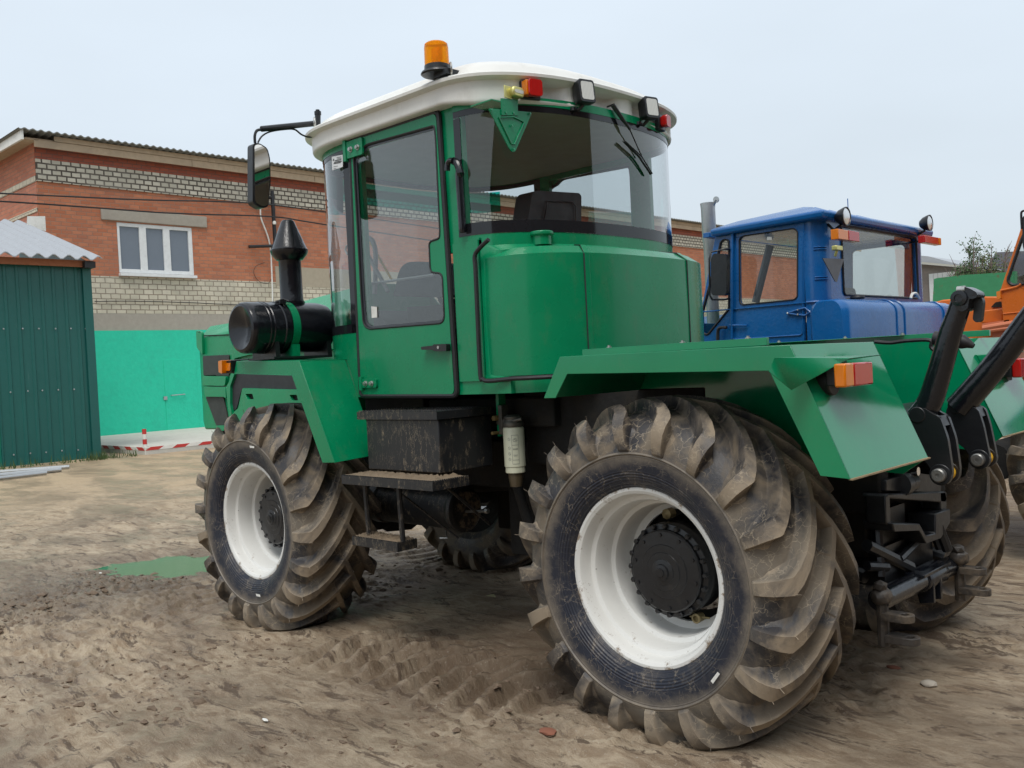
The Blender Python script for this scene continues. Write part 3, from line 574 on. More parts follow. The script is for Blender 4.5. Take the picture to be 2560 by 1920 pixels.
# ================================================================ far right background
fb = thing('barn', 'distant grey roofed shed with weathered plank wall and pale doors', 'barn', (10, -45, 0))
yb_ = -42.0
def Q(f, p, y): v = U(f(*p), y=y); return (v.x, v.z)
m = MB(); a, b = Q(k6, (1840, 489), yb_), Q(k6, (1480, 455), yb_); a2, b2 = Q(k6, (1845, 500), yb_), Q(k6, (1480, 470), yb_)
m.prism([a, b, b2, a2], 'y', yb_ + .5, yb_ + .3); m.build('fascia', plain('pale_fascia', (.42, .42, .38), .8), fb)
m = MB(); t0, t1, t2 = Q(k6, (1480, 415), yb_), Q(k6, (1590, 424), yb_), Q(k6, (1720, 458), yb_); m.prism([b, t0, t1, t2, a], 'y', yb_ + .2, yb_ - 8); m.build('roof', ROOFG, fb)
m = MB(); c0 = Q(k6, (1830, 560), yb_); m.prism([a2, b2, (b2[0], 0), (c0[0], 0)], 'y', yb_, yb_ - 7); m.build('plank_wall', plain('grey_planks', (.17, .15, .14), .9, var=.3), fb)
m = MB()
for i in range(6):
    x0_ = Q(k6, (1585 + i * 30, 560), yb_ + .1)[0]; x1_ = Q(k6, (1613 + i * 30, 560), yb_ + .1)[0]; zt_ = Q(k6, (1600, 538), yb_ + .1)[1]; m.box((x0_, yb_ + .02, 0), (x1_, yb_ + .10, zt_))
m.build('pale_door', plain('pale_door_sheet', (.55, .58, .60), .6), fb)
fr = thing('dark_hut', 'small dark roofed hut behind the bushes at the far right', 'hut', (8, -50, 0)); m = MB(); a = U(k6(2010, 520), y=-48); b = U(k6(2095, 530), y=-48); m.box((a.x, -48, 0), (b.x, -52, a.z - .3)); m.build('wall', SLATE, fr)
m = MB(); m.prism([(a.x + .5, a.z - .35), (b.x - 3, b.z - .35), (b.x - 3, b.z + .8), ((a.x + b.x) / 2, a.z + .9)], 'y', -47.5, -52.5); m.build('roof', plain('hut_roof', (.12, .12, .14), .7), fr)
m = MB(); pts = [Q(k6, p, -14) for p in ((1610, 720), (1618, 572), (1640, 566), (1825, 545), (2090, 528), (2150, 520), (2150, 720))]; m.prism(pts, 'y', -14, -14.15); o = m.build('rusty_steel_plate', RUSTY, loc=(4, -14, 0)); tag(o, 'large green steel plate with rust patches standing behind the orange tractor', 'steel plate')
# bushes: a spruce-like green tree and bare shrubs
def bush(name, lab, cx, y, w_, z0, z1, col, n, leafy, grp='trees beyond the yard'):
    t = thing(name, lab, 'tree' if leafy > .5 else 'shrub', (cx, y, 0), grp); m = MB(); m2 = MB(); rd = random.Random(int(cx * 100))
    for i in range(n):
        bx = cx + rd.gauss(0, w_ * .28); top = z0 + (z1 - z0) * rd.uniform(.35, 1) * math.exp(-((bx - cx) / (w_ * .5)) ** 2); by = y + rd.uniform(-.8, .8)
        p0 = Vector((cx + (bx - cx) * .3, y, 0)); p1 = Vector((bx, by, top * .6)); p2 = Vector((bx + rd.gauss(0, .15), by, top)); m.tube([p0, p1, p2], [.05, .03, .008], 4)
        for k in range(14):
            q0 = p1.lerp(p2, rd.random()); q1 = q0 + Vector((rd.gauss(0, .15), rd.gauss(0, .15), rd.uniform(.1, .42))); m.tube([q0, q1], [.012, .004], 3)
            for j in range(int(26 * leafy)):
                c = q0.lerp(q1, rd.random()) + Vector((rd.gauss(0, .07), rd.gauss(0, .07), rd.gauss(0, .07))); a = Vector((rd.gauss(0, 1), rd.gauss(0, 1), rd.gauss(0, 1))).normalized() * .032; b = Vector((rd.gauss(0, 1), rd.gauss(0, 1), rd.gauss(0, 1))).normalized() * .024
                m2.add([c - a, c + b, c + a, c - b], [(0, 1, 2, 3)])
    m.build('trunk', plain(name + '_bark', (.16, .12, .11), .9), t, fix=False)
    if leafy > 0: m2.build('crown', plain(name + '_leaf', col, .8, var=.5), t, fix=False)
yt = -26
a = U(k6(1930, 335), y=yt); bush('pine_tree', 'young green pine with upright shoots beyond the rusty plate', a.x, yt, 1.6, 2.5, a.z, (.06, .12, .04), 30, 1)
a = U(k6(1865, 480), y=yt); bush('bush', 'low dense green bush left of the young pine', a.x, yt, 1.3, 1.5, U(k6(1865, 460), y=yt).z, (.09, .13, .06), 18, 1)
a = U(k6(2010, 420), y=yt); bush('bush', 'yellowish green bush right of the young pine', a.x, yt, 1.2, 1.5, U(k6(2010, 410), y=yt).z, (.12, .14, .05), 18, .9)
a = U(k6(1840, 420), y=yt + .5); bush('bare_shrub', 'leafless pinkish shrub in front of the barn end', a.x, yt + .5, 2.2, 1.5, U(k6(1840, 380), y=yt).z, (.2, .15, .14), 22, 0)
a = U(k6(2060, 430), y=yt + .5); bush('bare_shrub', 'leafless grey shrub beside the orange cab', a.x, yt + .5, 1.6, 1.5, U(k6(2060, 395), y=yt).z, (.2, .15, .14), 16, 0)
# ================================================================ wheels (shared meshes; local frame: axis Y, outside +Y)
ZC = .622
def make_tyre(sg, lugs=20):
    m = MB(); n = 140; prof = [(-.165, .355), (-.20, .40), (-.215, .49), (-.207, .52), (-.190, .562), (-.16, .603), (-.10, .630), (0, .643), (.10, .630), (.16, .603), (.190, .562), (.207, .52), (.215, .492)]
    ring = lambda R, y: [(R * math.cos(2 * math.pi * k / n), y * sg, R * math.sin(2 * math.pi * k / n)) for k in range(n)]
    m.loft([ring(r, y) for y, r in prof], (False, False)); m.cur = 1
    sp = [(.215, .492), (.2165, .484), (.211, .478), (.209, .455), (.205, .42), (.200, .40), (.192, .375), (.178, .354), (.168, .349), (.150, .345)]
    m.loft([ring(r, y) for y, r in sp], (False, False)); m.cur = 0
    # stations: lateral place, top (y, R), base (y, R), half width of the top
    ST = [(-.035, .690, -.035, .640, .015), (-.02, .692, -.02, .641, .020), (.03, .692, .03, .640, .021), (.07, .690, .07, .635, .0215), (.105, .685, .105, .626, .023), (.14, .677, .137, .610, .025), (.170, .662, .162, .594, .027), (.194, .647, .185, .572, .029), (.202, .639, .189, .566, .029), (.222, .614, .194, .552, .028), (.234, .580, .200, .535, .027), (.2335, .535, .206, .512, .026), (.226, .503, .211, .496, .025), (.214, .490, .213, .489, .020)]
    rd = random.Random(3)
    for side in (1, -1):
        for k in range(lugs):
            ph0 = 2 * math.pi * (k + (0 if side > 0 else .5)) / lugs; rings = []
            for (yt, Rt, yb, Rb, wt) in ST:
                ph = ph0 - .47 * max(0, 1 - max(yt, -.03) / .196) ** 1.15 + (.0 if yt < .2 else .02 * (.65 - Rt) / .15)
                ex = .030 if Rt > .6 else .017; sec = []; jj = rd.uniform(-.001, .001)
                for ww, q in ((-wt - ex, -.03), (-wt - ex * .42, .16), (-wt - .006, .5), (-wt, .985), (wt, 1.0), (wt + .006, .5), (wt + ex * .42, .16), (wt + ex, -.03)):
                    R_ = Rb + (Rt - Rb) * q + (jj if q > .9 else 0); Y_ = yb + (yt - yb) * q; a = ph + ww / .62
                    sec.append((R_ * math.cos(a), Y_ * side * sg, R_ * math.sin(a)))
                rings.append(sec)
            m.loft(rings, (True, True))
            if side > 0:
                for jx in (3, 4):
                    if rd.random() < .75: p = Vector(rings[7][jx]); d = Vector((p.x, 0, p.z)).normalized(); m.tube([p - d * .002, p + d * .016 + Vector((rd.uniform(-.006, .006), .005 * sg, rd.uniform(-.006, .006)))], .0011, 3)
    m.v = [(x, (1.24 * y * sg - .048) * sg if y * sg < .2 else y, z) for x, y, z in m.v]      # the section is wider on the inboard side of the rim
    return m
def make_rim(sg, front=False):
    m = MB(); n = 96; prof = [(.345, .150), (.352, .152), (.3535, .163), (.349, .1685), (.338, .1690), (.326, .162), (.320, .150), (.316, .118), (.312, .108), (.296, .100), (.290, .085), (.288, .020), (.284, .008), (.268, .000), (.264, -.012), (.262, -.085), (.256, -.100), (.236, -.105), (.228, -.108), (.228, -.125), (.256, -.13)]
    m.loft([[(r * math.cos(2 * math.pi * k / n), y * sg, r * math.sin(2 * math.pi * k / n)) for k in range(n)] for r, y in prof], (False, False))
    m.cur = 1; back = [(.345, .150), (.318, .06), (.30, -.08), (.355, -.255), (.36, -.24), (.30, -.20), (.20, -.20)]
    m.loft([[(r * math.cos(2 * math.pi * k / n), y * sg, r * math.sin(2 * math.pi * k / n)) for k in range(n)] for r, y in back], (False, False))
    return m
def make_hub(sg):
    m = MB(); m.lathe([(.0, .036), (.016, .036), (.018, .030), (.030, .028), (.033, .020), (.05, .017), (.052, .014), (.075, .013), (.078, .009), (.105, .008), (.108, .004), (.158, .0), (.164, -.006), (.165, -.02), (.184, -.024), (.188, -.032), (.188, -.06), (.182, -.07), (.182, -.16), (.0, -.17)], (0, 0, 0), 'y', 64, sg)
    for k in range(20):
        a = 2 * math.pi * k / 20 + .08; m.lathe([(.0115, -.03), (.0115, -.010), (.008, -.006), (0, -.006)], (.176 * math.cos(a), 0, .176 * math.sin(a)), 'y', 6, sg)
        
    for k in range(10):
        a = 2 * math.pi * k / 10 + .3; m.lathe([(.008, -.01), (.008, .006), (0, .006)], (.145 * math.cos(a), 0, .145 * math.sin(a)), 'y', 6, sg)
    return m
def mesh_of(m, name, mats, ang=35):
    o = m.build(name, mats, ang=ang); me_ = o.data; bpy.data.objects.remove(o); return me_
WM = {}
for sg in (1, -1):
    WM[sg] = (mesh_of(make_tyre(sg), 'tyre_mesh', [TYRE, SIDE], 30), mesh_of(make_rim(sg), 'rim_mesh', [RIM, DARK], 30), mesh_of(make_hub(sg), 'hub_mesh', BLACK, 30))
def attach(me_, name, parent, loc, rot=0):
    o = bpy.data.objects.new(name, me_); scn.collection.objects.link(o); o.parent = parent; o.location = loc; o.rotation_euler = (0, rot, 0); WLOC[o.name] = Vector((0, 0, 0)); return o
def wheel(tr, x, y, sg, rot, mats=None, tl=None):
    base = WLOC[tr.name]; wl = bpy.data.objects.new('wheel', WM[sg][1]); scn.collection.objects.link(wl); wl.parent = tr; wl.location = Vector((x, y, ZC)) - Vector((base.x, base.y, 0)) + Vector((0, 0, 0)); wl.rotation_euler = (0, rot, 0); wl.name = 'wheel'
    attach(WM[sg][0], 'tyre', wl, (0, 0, 0)); attach(WM[sg][2], 'hub', wl, (0, .03 * sg, 0)); return wl
# ================================================================ green tractor
tr = thing('green_tractor', 'large green articulated tractor with white cab roof and muddy tyres in the foreground', 'tractor', (1.43, 0, 0))
for x, rt in ((0, .085), (2.86, -.06)):
    wheel(tr, x, .93, 1, rt); wheel(tr, x, -.93, -1, rt + .05)
def curve(x0, yw, b, n, z, sgn=-1, N=40, zf=None):
    out = []
    for i in range(N + 1):
        t = math.pi * i / N; c, q = math.cos(t), math.sin(t)
        y = yw * math.copysign(abs(c) ** (2 / n), c); x = x0 + sgn * b * abs(q) ** (2 / n); out.append((x, y, zf(i / N) if zf else z))
    return out
def band(m, lo, hi, th=0):   # vertical sheet between two curves
    m.loft([lo, hi], (False, False), closed=False); return m
# --- cab body ---
YD = .80
BX0, BB, BN = 1.25, .415, 2.3          # back glass plan
RB = lambda z, o=0, x0=BX0, b=BB, n=BN: curve(x0, YD + .005 + o, b + o, n, z)
FX0, FB, FN = 2.07, .66, 2.9
FBk = lambda z, o=0: curve(FX0, YD + o, FB + o, FN, z, 1)
def outline(z, o=0, N=40):      # closed plan of cab: back curve (left to right) then front curve (right to left)
    return RB(z, o) + FBk(z, o)[::-1]
m = MB()
ZF, ZQ, ZB, ZT = 1.335, 1.700, 2.118, 2.742
# skirt below rear, with rolled bottom
m.loft([curve(1.2, .80, .545, 2.9, ZF), curve(1.2, .80, .545, 2.9, 1.415)], (False, False), closed=False)
m.loft([curve(1.2, .80, .545, 2.9, 1.415), curve(1.2, .80, .40, 2.6, 1.43), curve(1.2, .80, .40, 2.6, 2.03), RB(2.06), RB(ZB)], (False, False), closed=False)
m.loft([FBk(ZF), FBk(ZQ)], (False, False), closed=False)
# floor pan
pl = curve(1.2, .80, .545, 2.9, ZF) + FBk(ZF)[::-1]
m.add(pl, [tuple(range(len(pl)))])
# header rail above the glass
m.loft([RB(2.735, .004), RB(2.775, .004)], (False, False), closed=False); m.loft([FBk(2.735, .004), FBk(2.790, .004)], (False, False), closed=False)
for sy in (1, -1):
    ya, yb = (YD - .03) * sy, YD * sy
    # sill, posts and header of the side frame
    m.box((FX0 + .02, ya, ZF), (.95, yb, 1.40)); m.box((1.30, ya, 1.40), (1.12, yb + .008 * sy, 2.09)); m.box((2.10, ya, 1.40), (2.02, yb, 2.79)); m.box((2.1, ya + .002 * sy, 2.70), (1.21, yb - .003 * sy, 2.785))
    m.box((1.345, ya, 2.05), (1.20, yb, 2.80)); m.box((1.30, ya, 1.40), (1.12, yb - .002 * sy, 2.1))
body = m.build('cab_body', GREEN, tr, ang=40)
# black ceramic edges and glass
def curved(name, fn, z0, z1, mat, parent, i0=0, i1=40, off=.0):
    m = MB(); a = fn(z0, off)[i0:i1 + 1]; b = fn(z1, off)[i0:i1 + 1]; m.loft([a, b], (False, False), closed=False); return m.build(name, mat, parent, ang=60)
rg = curved('rear_glass', RB, ZB, 2.74, GLASS, tr)
m = MB()
for a, b, i0, i1 in ((ZB, 2.178, 0, 40), (2.705, 2.74, 0, 40), (2.17, 2.7, 0, 1), (2.17, 2.7, 39, 40)):
    P_ = RB(a, .002)[i0:i1 + 1]; Q_ = RB(b, .002)[i0:i1 + 1]; m.loft([P_, Q_], (False, False), closed=False)
m.build('glass_border', BORDER, rg, ang=60)
wg = curved('windshield', FBk, ZQ, 2.74, GLASS, tr)
m = MB()
for a, b, i0, i1 in ((ZQ, ZQ + .05, 0, 40), (2.71, 2.74, 0, 40), (ZQ, 2.72, 0, 1), (ZQ, 2.72, 39, 40)):
    P_ = FBk(a, .002)[i0:i1 + 1]; Q_ = FBk(b, .002)[i0:i1 + 1]; m.loft([P_, Q_], (False, False), closed=False)
m.build('glass_border', BORDER, wg, ang=60)
m = MB(); m.loft([FBk(2.56, -.004)[6:35], FBk(2.70, -.004)[6:35]], (False, False), closed=False); m.build('sunstrip', TEALG, wg, ang=60)
# quarter window filler: flat glass between door front edge and wrap-round screen is part of the windshield
# --- doors ---
do = [(762, 312), (950, 247), (957, 300), (990, 846), (980, 853), (789, 853), (786, 846)]
dout = soft(Uy(lambda x, y: (x, y), [(764, 306), (948, 246), (988, 851), (787, 852)], YD), .03)
hole = Uy(B7, [(105, 185), (128, 160), (165, 135), (182, 108), (205, 82), (240, 68), (775, -80)], YD) + Uy(B7, [(785, 0), (797, 250), (822, 800), (818, 845), (805, 855), (745, 875), (733, 900), (742, 1100), (752, 1128), (770, 1134), (825, 1140), (843, 1168), (859, 1500), (850, 1535), (825, 1552), (240, 1600), (205, 1582), (186, 1545), (170, 1350)], YD)
hole = soft(hole, .012, 2)
def door(sy, det):
    m = MB(); m.prism(dout, 'y', (YD + .004) * sy, (YD + .022) * sy, [hole]); d = m.build('door', GREEN, tr, bevel=.003, ang=40)
    m = MB(); m.prism(hole, 'y', (YD + .008) * sy, (YD + .012) * sy); g = m.build('door_glass', GLASS, d)
    cx = sum(p[0] for p in hole) / len(hole); cz = sum(p[1] for p in hole) / len(hole)
    inner = [(cx + (p[0] - cx) * .955, cz + (p[1] - cz) * .968) for p in hole]
    m = MB(); m.prism(hole, 'y', (YD + .0135) * sy, (YD + .0145) * sy, [inner]); m.build('glass_border', plain('grey_border', (.05, .055, .065), .12, bump=0), g)
    m = MB(); m.tube([(p[0], (YD + .021) * sy, p[1]) for p in hole], .006, 6, closed=True); m.build('window_seal', RUBBER, d)
    # outer seal: dark gap round the door
    o = [Vector((p[0], 0, p[1])) for p in dout]; c = sum(o, Vector()) / len(o)
    seal = [(c.x + (p.x - c.x) * 1.035, (YD + .012) * sy, c.z + (p.z - c.z) * 1.012) for p in o]; m = MB(); m.tube(seal, .014, 8, closed=True); m.build('door_seal', RUBBER, d)
    return d
dL = door(1, 1); dR = door(-1, 0)
def pt(f, p, y): return U(f(*p), y=y)
# hinges
for c0, c1, bolts in (((890, 965), (1065, 1055), k2), ((1155, 1072), (1280, 1130), k4)):
    f = bolts; a, b = pt(f, c0, YD + .03), pt(f, c1, YD + .03); m = MB()
    pz = sorted((a.z, b.z)); px = sorted((a.x, b.x)); m.prism(soft([(px[0], pz[0]), (px[1] - .03, pz[0]), (px[1] - .03, pz[1]), (px[0], pz[1])], .012), 'y', YD + .022, YD + .036); m.box((px[1] - .034, YD - .0, pz[0] - .012), (px[1] - .01, YD + .042, pz[1] + .012))
    h = m.build('door_hinge', GREEN, dL, bevel=.003)
for f, ps in ((k2, ((958, 1015), (1018, 997))), (k4, ((1202, 1103), (1243, 1103)))):
    m = MB()
    for p in ps: q_ = pt(f, p, YD + .036); m.lathe([(.016, 0), (.016, .004), (.0105, .005), (.0105, .016), (.0, .017)], (q_.x, YD + .036, q_.z), 'y', 10)
    m.build('hinge_bolts', STEEL, dL)
# door handle
m = MB(); m.prism(soft(Uy(k4, [(1590, 848), (1672, 840), (1675, 832), (1765, 828), (1765, 878), (1690, 880), (1660, 868), (1592, 870)], YD + .05), .006), 'y', YD + .03, YD + .058)
q_ = pt(k4, (1715, 855), YD + .02); m.lathe([(.018, 0), (.018, .02)], (q_.x, YD + .02, q_.z), 'y', 14); dh = m.build('door_handle', BLACK, dL, bevel=.004)
m = MB(); q_ = pt(k4, (1702, 853), YD + .058); m.lathe([(.008, 0), (.008, .003), (0, .003)], (q_.x, YD + .058, q_.z), 'y', 12); m.build('lock', STEEL, dh)
# inside latch plates seen as cut-out, sticker on the glass
q_ = Uy(B7, [(222, 1413), (268, 1416), (270, 1506), (226, 1508)], YD + .02); m = MB(); m.prism(q_, 'y', YD + .015, YD + .017); m.build('sticker', WHP, dL)
q_ = Uy(k2, [(792, 1078), (886, 1060), (888, 1165), (798, 1195)], YD + .02); m = MB(); m.prism(q_, 'y', YD + .018, YD + .020); stk = m.build('notice', plain('label_white', (.72, .74, .75), .4, bump=0, var=.03), tr)
m = MB()
def lab_line(f, a, b, th, y): p, q2 = pt(f, a, y), pt(f, b, y); m.add([(p.x, y, p.z - th), (q2.x, y, q2.z - th), (q2.x, y, q2.z + th), (p.x, y, p.z + th)], [(0, 1, 2, 3)])
for (x0_, y0_, x1_, y1_, th) in ((835, 1086, 875, 1079, .0012), (835, 1098, 876, 1091, .0012), (820, 1112, 876, 1102, .0022), (812, 1126, 878, 1115, .0022), (808, 1138, 870, 1127, .0022), (806, 1165, 845, 1158, .001), (806, 1183, 832, 1179, .001)): lab_line(k2, (x0_, y0_), (x1_, y1_), th, YD + .0215)
a, b, c_ = pt(k2, (801, 1113), YD + .0215), pt(k2, (817, 1110), YD + .0215), pt(k2, (808, 1093), YD + .0215); m.add([a, b, c_], [(0, 1, 2)]); m.build('print', RUBBER, stk)
# grab handle (black inverted U) and long black rubber strip behind the door
m = MB(); P_ = [pt(k4, p, YD + .045) for p in ((1872, 975), (1850, 930), (1830, 500), (1800, 0))] + [pt(k2, p, YD + .05) for p in ((1792, 1200), (1796, 1140), (1815, 1112), (1840, 1112))]
m.tube(smooth_path(P_[4:], 6), .014, 10)
P_ = [pt(k2, p, YD + .035) for p in ((1840, 1112), (1875, 1135), (1905, 1220))] + [pt(B7, p, YD + .03) for p in ((955, 330), (972, 600), (985, 800))]; m.tube(smooth_path(P_, 6), [.014] + [.019] * (6 * 5 - 1) + [.016], 10); m.build('grab_handle', BLACKG, tr)
# rubber tube around the tank edge
m = MB(); P_ = [pt(k5, p, YD + .03) for p in ((170, 108), (110, 165), (75, 220), (80, 320), (92, 600), (112, 1030), (130, 1072), (175, 1085))]
P_ = P_ + [Vector(c) + Vector((-.012, .012, 0)) for c in curve(1.2, .82, .56, 2.9, 1.405)[4:24]]; m.tube(smooth_path(P_, 4), .011, 8); m.build('hose', RUBBER, tr)
# --- roof ---
def rl(z, o=0, cav=0, dz=None):
    a = curve(1.29, .90 + o, .49 + o, 2.4, z, -1, 96); b = curve(2.10, .90 + o, .66 + o, 3.0, z, 1, 60)
    out = []
    for i, p in enumerate(a):
        y = p[1]; d = 0
        if cav:
            for c0, w0_ in ((.50, .10), (.17, .14), (-.30, .14), (-.60, .09)): d = max(d, 1 / (1 + math.exp(-(w0_ - abs(y - c0)) / .012)))
            d *= cav
        x, yy = p[0] + d * .7, p[1] * (1 - d * .12); q_ = min(1, max(0, (1.27 - p[0]) / .18)) * max(0, min(1, (2.85 - z) / .08)); out.append((x, yy, p[2] - .030 * q_))
    return out + b[::-1]
m = MB(); R_ = [rl(2.770, -.070), rl(2.771, -.046), rl(2.775, -.038), rl(2.784, -.035, .0), rl(2.790, -.035, .075), rl(2.846, -.034, .085), rl(2.853, -.032, .0), rl(2.858, -.012), rl(2.864, .0), rl(2.878, .002), rl(2.886, -.006), rl(2.887, -.045), rl(2.935, -.078), rl(2.962, -.14), rl(2.985, -.20), rl(3.0, -.30), rl(3.008, -.5), rl(3.01, -.7)]
# squash innermost rings so they stay valid
def shr(z, k): return [(1.62 + (p[0] - 1.62) * k, p[1] * k, z) for p in rl(z, -.14)]
R_ = R_[:13] + [rl(2.962, -.12), shr(2.984, .965), shr(2.998, .89), shr(3.006, .75), shr(3.011, .55), shr(3.014, .3)]
m.loft(R_, (True, True)); roof = m.build('cab_roof', WHITE, tr, ang=50)
m = MB()
for f, a, b in ((k2, (1817, 455), (1822, 625)), (k2, (703, 850), (706, 985))):
    p, q2 = pt(f, a, .852), pt(f, b, .822); m.tube([p, q2], .0025, 5)
for f, p in ((k2, (1778, 580)), (k2, (700, 955)), (k3, (1520, 645))):
    q2 = pt(f, p, .835) if f is k2 else U(f(*p), x=.86); m.blob(q2, .007, 1)
m.build('roof_seam', GREYM, roof)
for x, y in ((1.19, .86), (2.38, .84)):
    m = MB(); c = Vector((x, y, 2.925)); m.tube([c + Vector((0.020 * math.cos(t), -.016 * math.cos(t), .030 * math.sin(t))) for t in [2 * math.pi * k / 20 for k in range(20)]], .006, 6, closed=True); m.build('lifting_eye', STEEL, roof)
# interior liner
m = MB(); P_ = outline(2.735, -.04); m.add(P_, [tuple(range(len(P_)))]); m.build('ceiling', LINER, tr)
# beacon
bc = U(k2(1722, 420), y=.86); bx = bc.x
m = MB(); m.lathe([(0, .0), (.076, .0), (.083, .006), (.078, .016), (.064, .022), (.063, .046), (.058, .048), (0, .048)], (bx, .87, 2.915), 'z', 36); m.box((bx - .10, .80, 2.895), (bx - .01, .90, 2.924)); m.tube([(bx - .06, .86, 2.90), (bx - .02, .88, 2.87), (bx + .02, .87, 2.875), (bx - .05, .84, 2.885)], .003, 5); be = m.build('beacon', BLACK, tr, bevel=.002)
m = MB(); m.lathe([(.061, .0), (.060, .085), (.057, .104), (.050, .110), (0, .112)], (bx, .87, 2.962), 'z', 40); m.build('beacon_lens', BEAC, be, fix=True)
m = MB(); m.lathe([(.0, .0), (.018, .0), (.018, .06), (.012, .08), (0, .08)], (bx, .87, 2.966), 'z', 16); m.box((bx - .03, .862, 2.985), (bx + .03, .868, 3.05)); m.build('rotator', YEL, be)
# mirror on arm
xm = 2.43
def px(f, p, x): return U(f(*p), x=x)
m = MB(); a, b, c_ = px(k2, (185, 838), xm), px(k2, (650, 790), xm), px(k2, (672, 705), xm); d_ = px(k2, (672, 815), xm)
m.tube([a, b], .0165, 10); m.tube([c_, d_], .017, 10); m.lathe([(.020, 0), (.020, .02), (.012, .022), (.012, .03), (0, .03)], c_ - Vector((0, 0, .008)), 'z', 12)
m.tube(smooth_path([a + Vector((0, -.02, 0)), px(k2, (150, 850), xm), px(k2, (128, 895), xm), px(k2, (130, 960), xm)], 6), .008, 8)
m.tube(smooth_path([px(k2, p, xm) for p in ((155, 955), (190, 900), (260, 862), (380, 842), (470, 842), (530, 885), (590, 908), (640, 905))], 6), .005, 6); ma = m.build('mirror_arm', BLACK, tr)
m = MB(); mo = soft([(v.y, v.z) for v in [px(k2, p, xm) for p in ((105, 965), (160, 958), (235, 1005), (258, 1100), (262, 1300), (240, 1515), (180, 1525), (105, 1480))]], .02); m.prism(mo, 'x', xm - .005, xm + .05); mh = m.build('mirror', BLACK, tr, bevel=.006)
cy = sum(p[0] for p in mo) / len(mo); cz = sum(p[1] for p in mo) / len(mo); m = MB(); m.prism([(cy + (p[0] - cy) * .82, cz + (p[1] - cz) * .95) for p in mo], 'x', xm - .008, xm - .0055); m.build('mirror_glass', MIRR, mh)
# --- roof lamps on the rear fascia; they sit on the curved fascia ---
def backx(y, yw=.85, b=.44, x0=1.285, n=2.4): t = max(0, 1 - abs(y / yw) ** n); return x0 - b * t ** (1 / n)
def onback(f, p, off=0.0):   # where the camera ray through an image pixel meets the fascia surface
    lo, hi = .3, 1.5
    for _ in range(40):
        x = (lo + hi) / 2; v = U(f(*p), x=x)
        if v.y > .84: lo = x; continue
        g_ = backx(v.y) - off
        if x < g_: lo = x
        else: hi = x
    return U(f(*p), x=(lo + hi) / 2)
def outward(v): 
    e = .01; dx = (backx(v.y + e) - backx(v.y - e)) / (2 * e); n_ = Vector((-1, dx, 0)).normalized(); return n_
def lampbox(name, f, p, w_, h_, d_, matb, tilt, parent, lensm=None, face=None):
    c = onback(f, p, .05); n_ = face or outward(c); side = Vector((0, 0, 1)).cross(n_).normalized(); upv = Vector((0, 0, 1))
    if tilt: upv = (upv + n_ * tilt).normalized(); n_ = side.cross(upv).normalized() * 1
    if n_.dot(outward(c)) < 0: n_ = -n_
    m = MB(); R0 = rrect(-w_ / 2, -h_ / 2, w_ / 2, h_ / 2, .014)
    rings = []
    for k, s_ in ((-d_ * .5, .55), (-d_ * .3, .85), (0, 1), (d_ * .45, 1.04), (d_ * .5, 1.0)): rings.append([c + side * (q2[0] * s_) + upv * (q2[1] * s_) + n_ * k for q2 in R0])
    m.loft(rings); o = m.build(name, matb, parent, ang=40)
    if lensm:
        m = MB(); m.loft([[c + side * (q2[0] * .8) + upv * (q2[1] * .8) + n_ * kk for q2 in R0] for kk in (d_ * .45, d_ * .5 + .002)]); m.build('lamp_lens', lensm, o, ang=40)
    return o, c, n_, side, upv
F_ = Vector((-1, .25, 0)).normalized()
for p, br in (((1300, 465), ((1270, 560), (1218, 600))), ((1860, 605), ((1820, 700), (1780, 722)))):
    o, c, n_, sd_, uv = lampbox('work_light', k3, p, .092, .115, .085, BLACK, -.12, tr, LAMPG, F_)
    m = MB(); m.tube([c + Vector((.0, 0, -.055)), c + Vector((.02, .012, -.078)), onback(k3, br[1], .0)], .010, 8); m.lathe([(.018, -.008), (.018, .008)], onback(k3, br[1], .01), 'z', 10); m.build('bracket', BLACK, o)
# tail lights on the roof
o, c, n_, sd_, uv = lampbox('tail_light', k3, (870, 422), .075, .078, .06, RED, 0, tr, None, F_)
m = MB(); q2 = onback(k3, (815, 420), .045); m.loft([[q2 + sd_ * a_ + Vector((0, 0, 1)) * b_ + n_ * k_ for a_, b_ in ((-.018, -.036), (.018, -.036), (.018, .036), (-.018, .036))] for k_ in (-.02, .028)]); m.build('amber_section', AMBER, o, bevel=.003)
m = MB(); m.loft([[c + sd_ * a_ + Vector((0, 0, 1)) * b_ + n_ * k_ for a_, b_ in ((-.05, -.045), (.06, -.045), (.06, .045), (-.05, .045))] for k_ in (-.045, -.02)]); m.build('lamp_base', BLACK, o, bevel=.006)
o, c, n_, sd_, uv = lampbox('tail_light', k3, (2010, 705), .055, .065, .05, RED, 0, tr)
m = MB(); m.loft([[c + sd_ * a_ + Vector((0, 0, 1)) * b_ + n_ * k_ for a_, b_ in ((-.04, -.045), (.05, -.045), (.05, .045), (-.04, .045))] for k_ in (-.045, -.015)]); m.build('lamp_base', BLACK, o, bevel=.006)
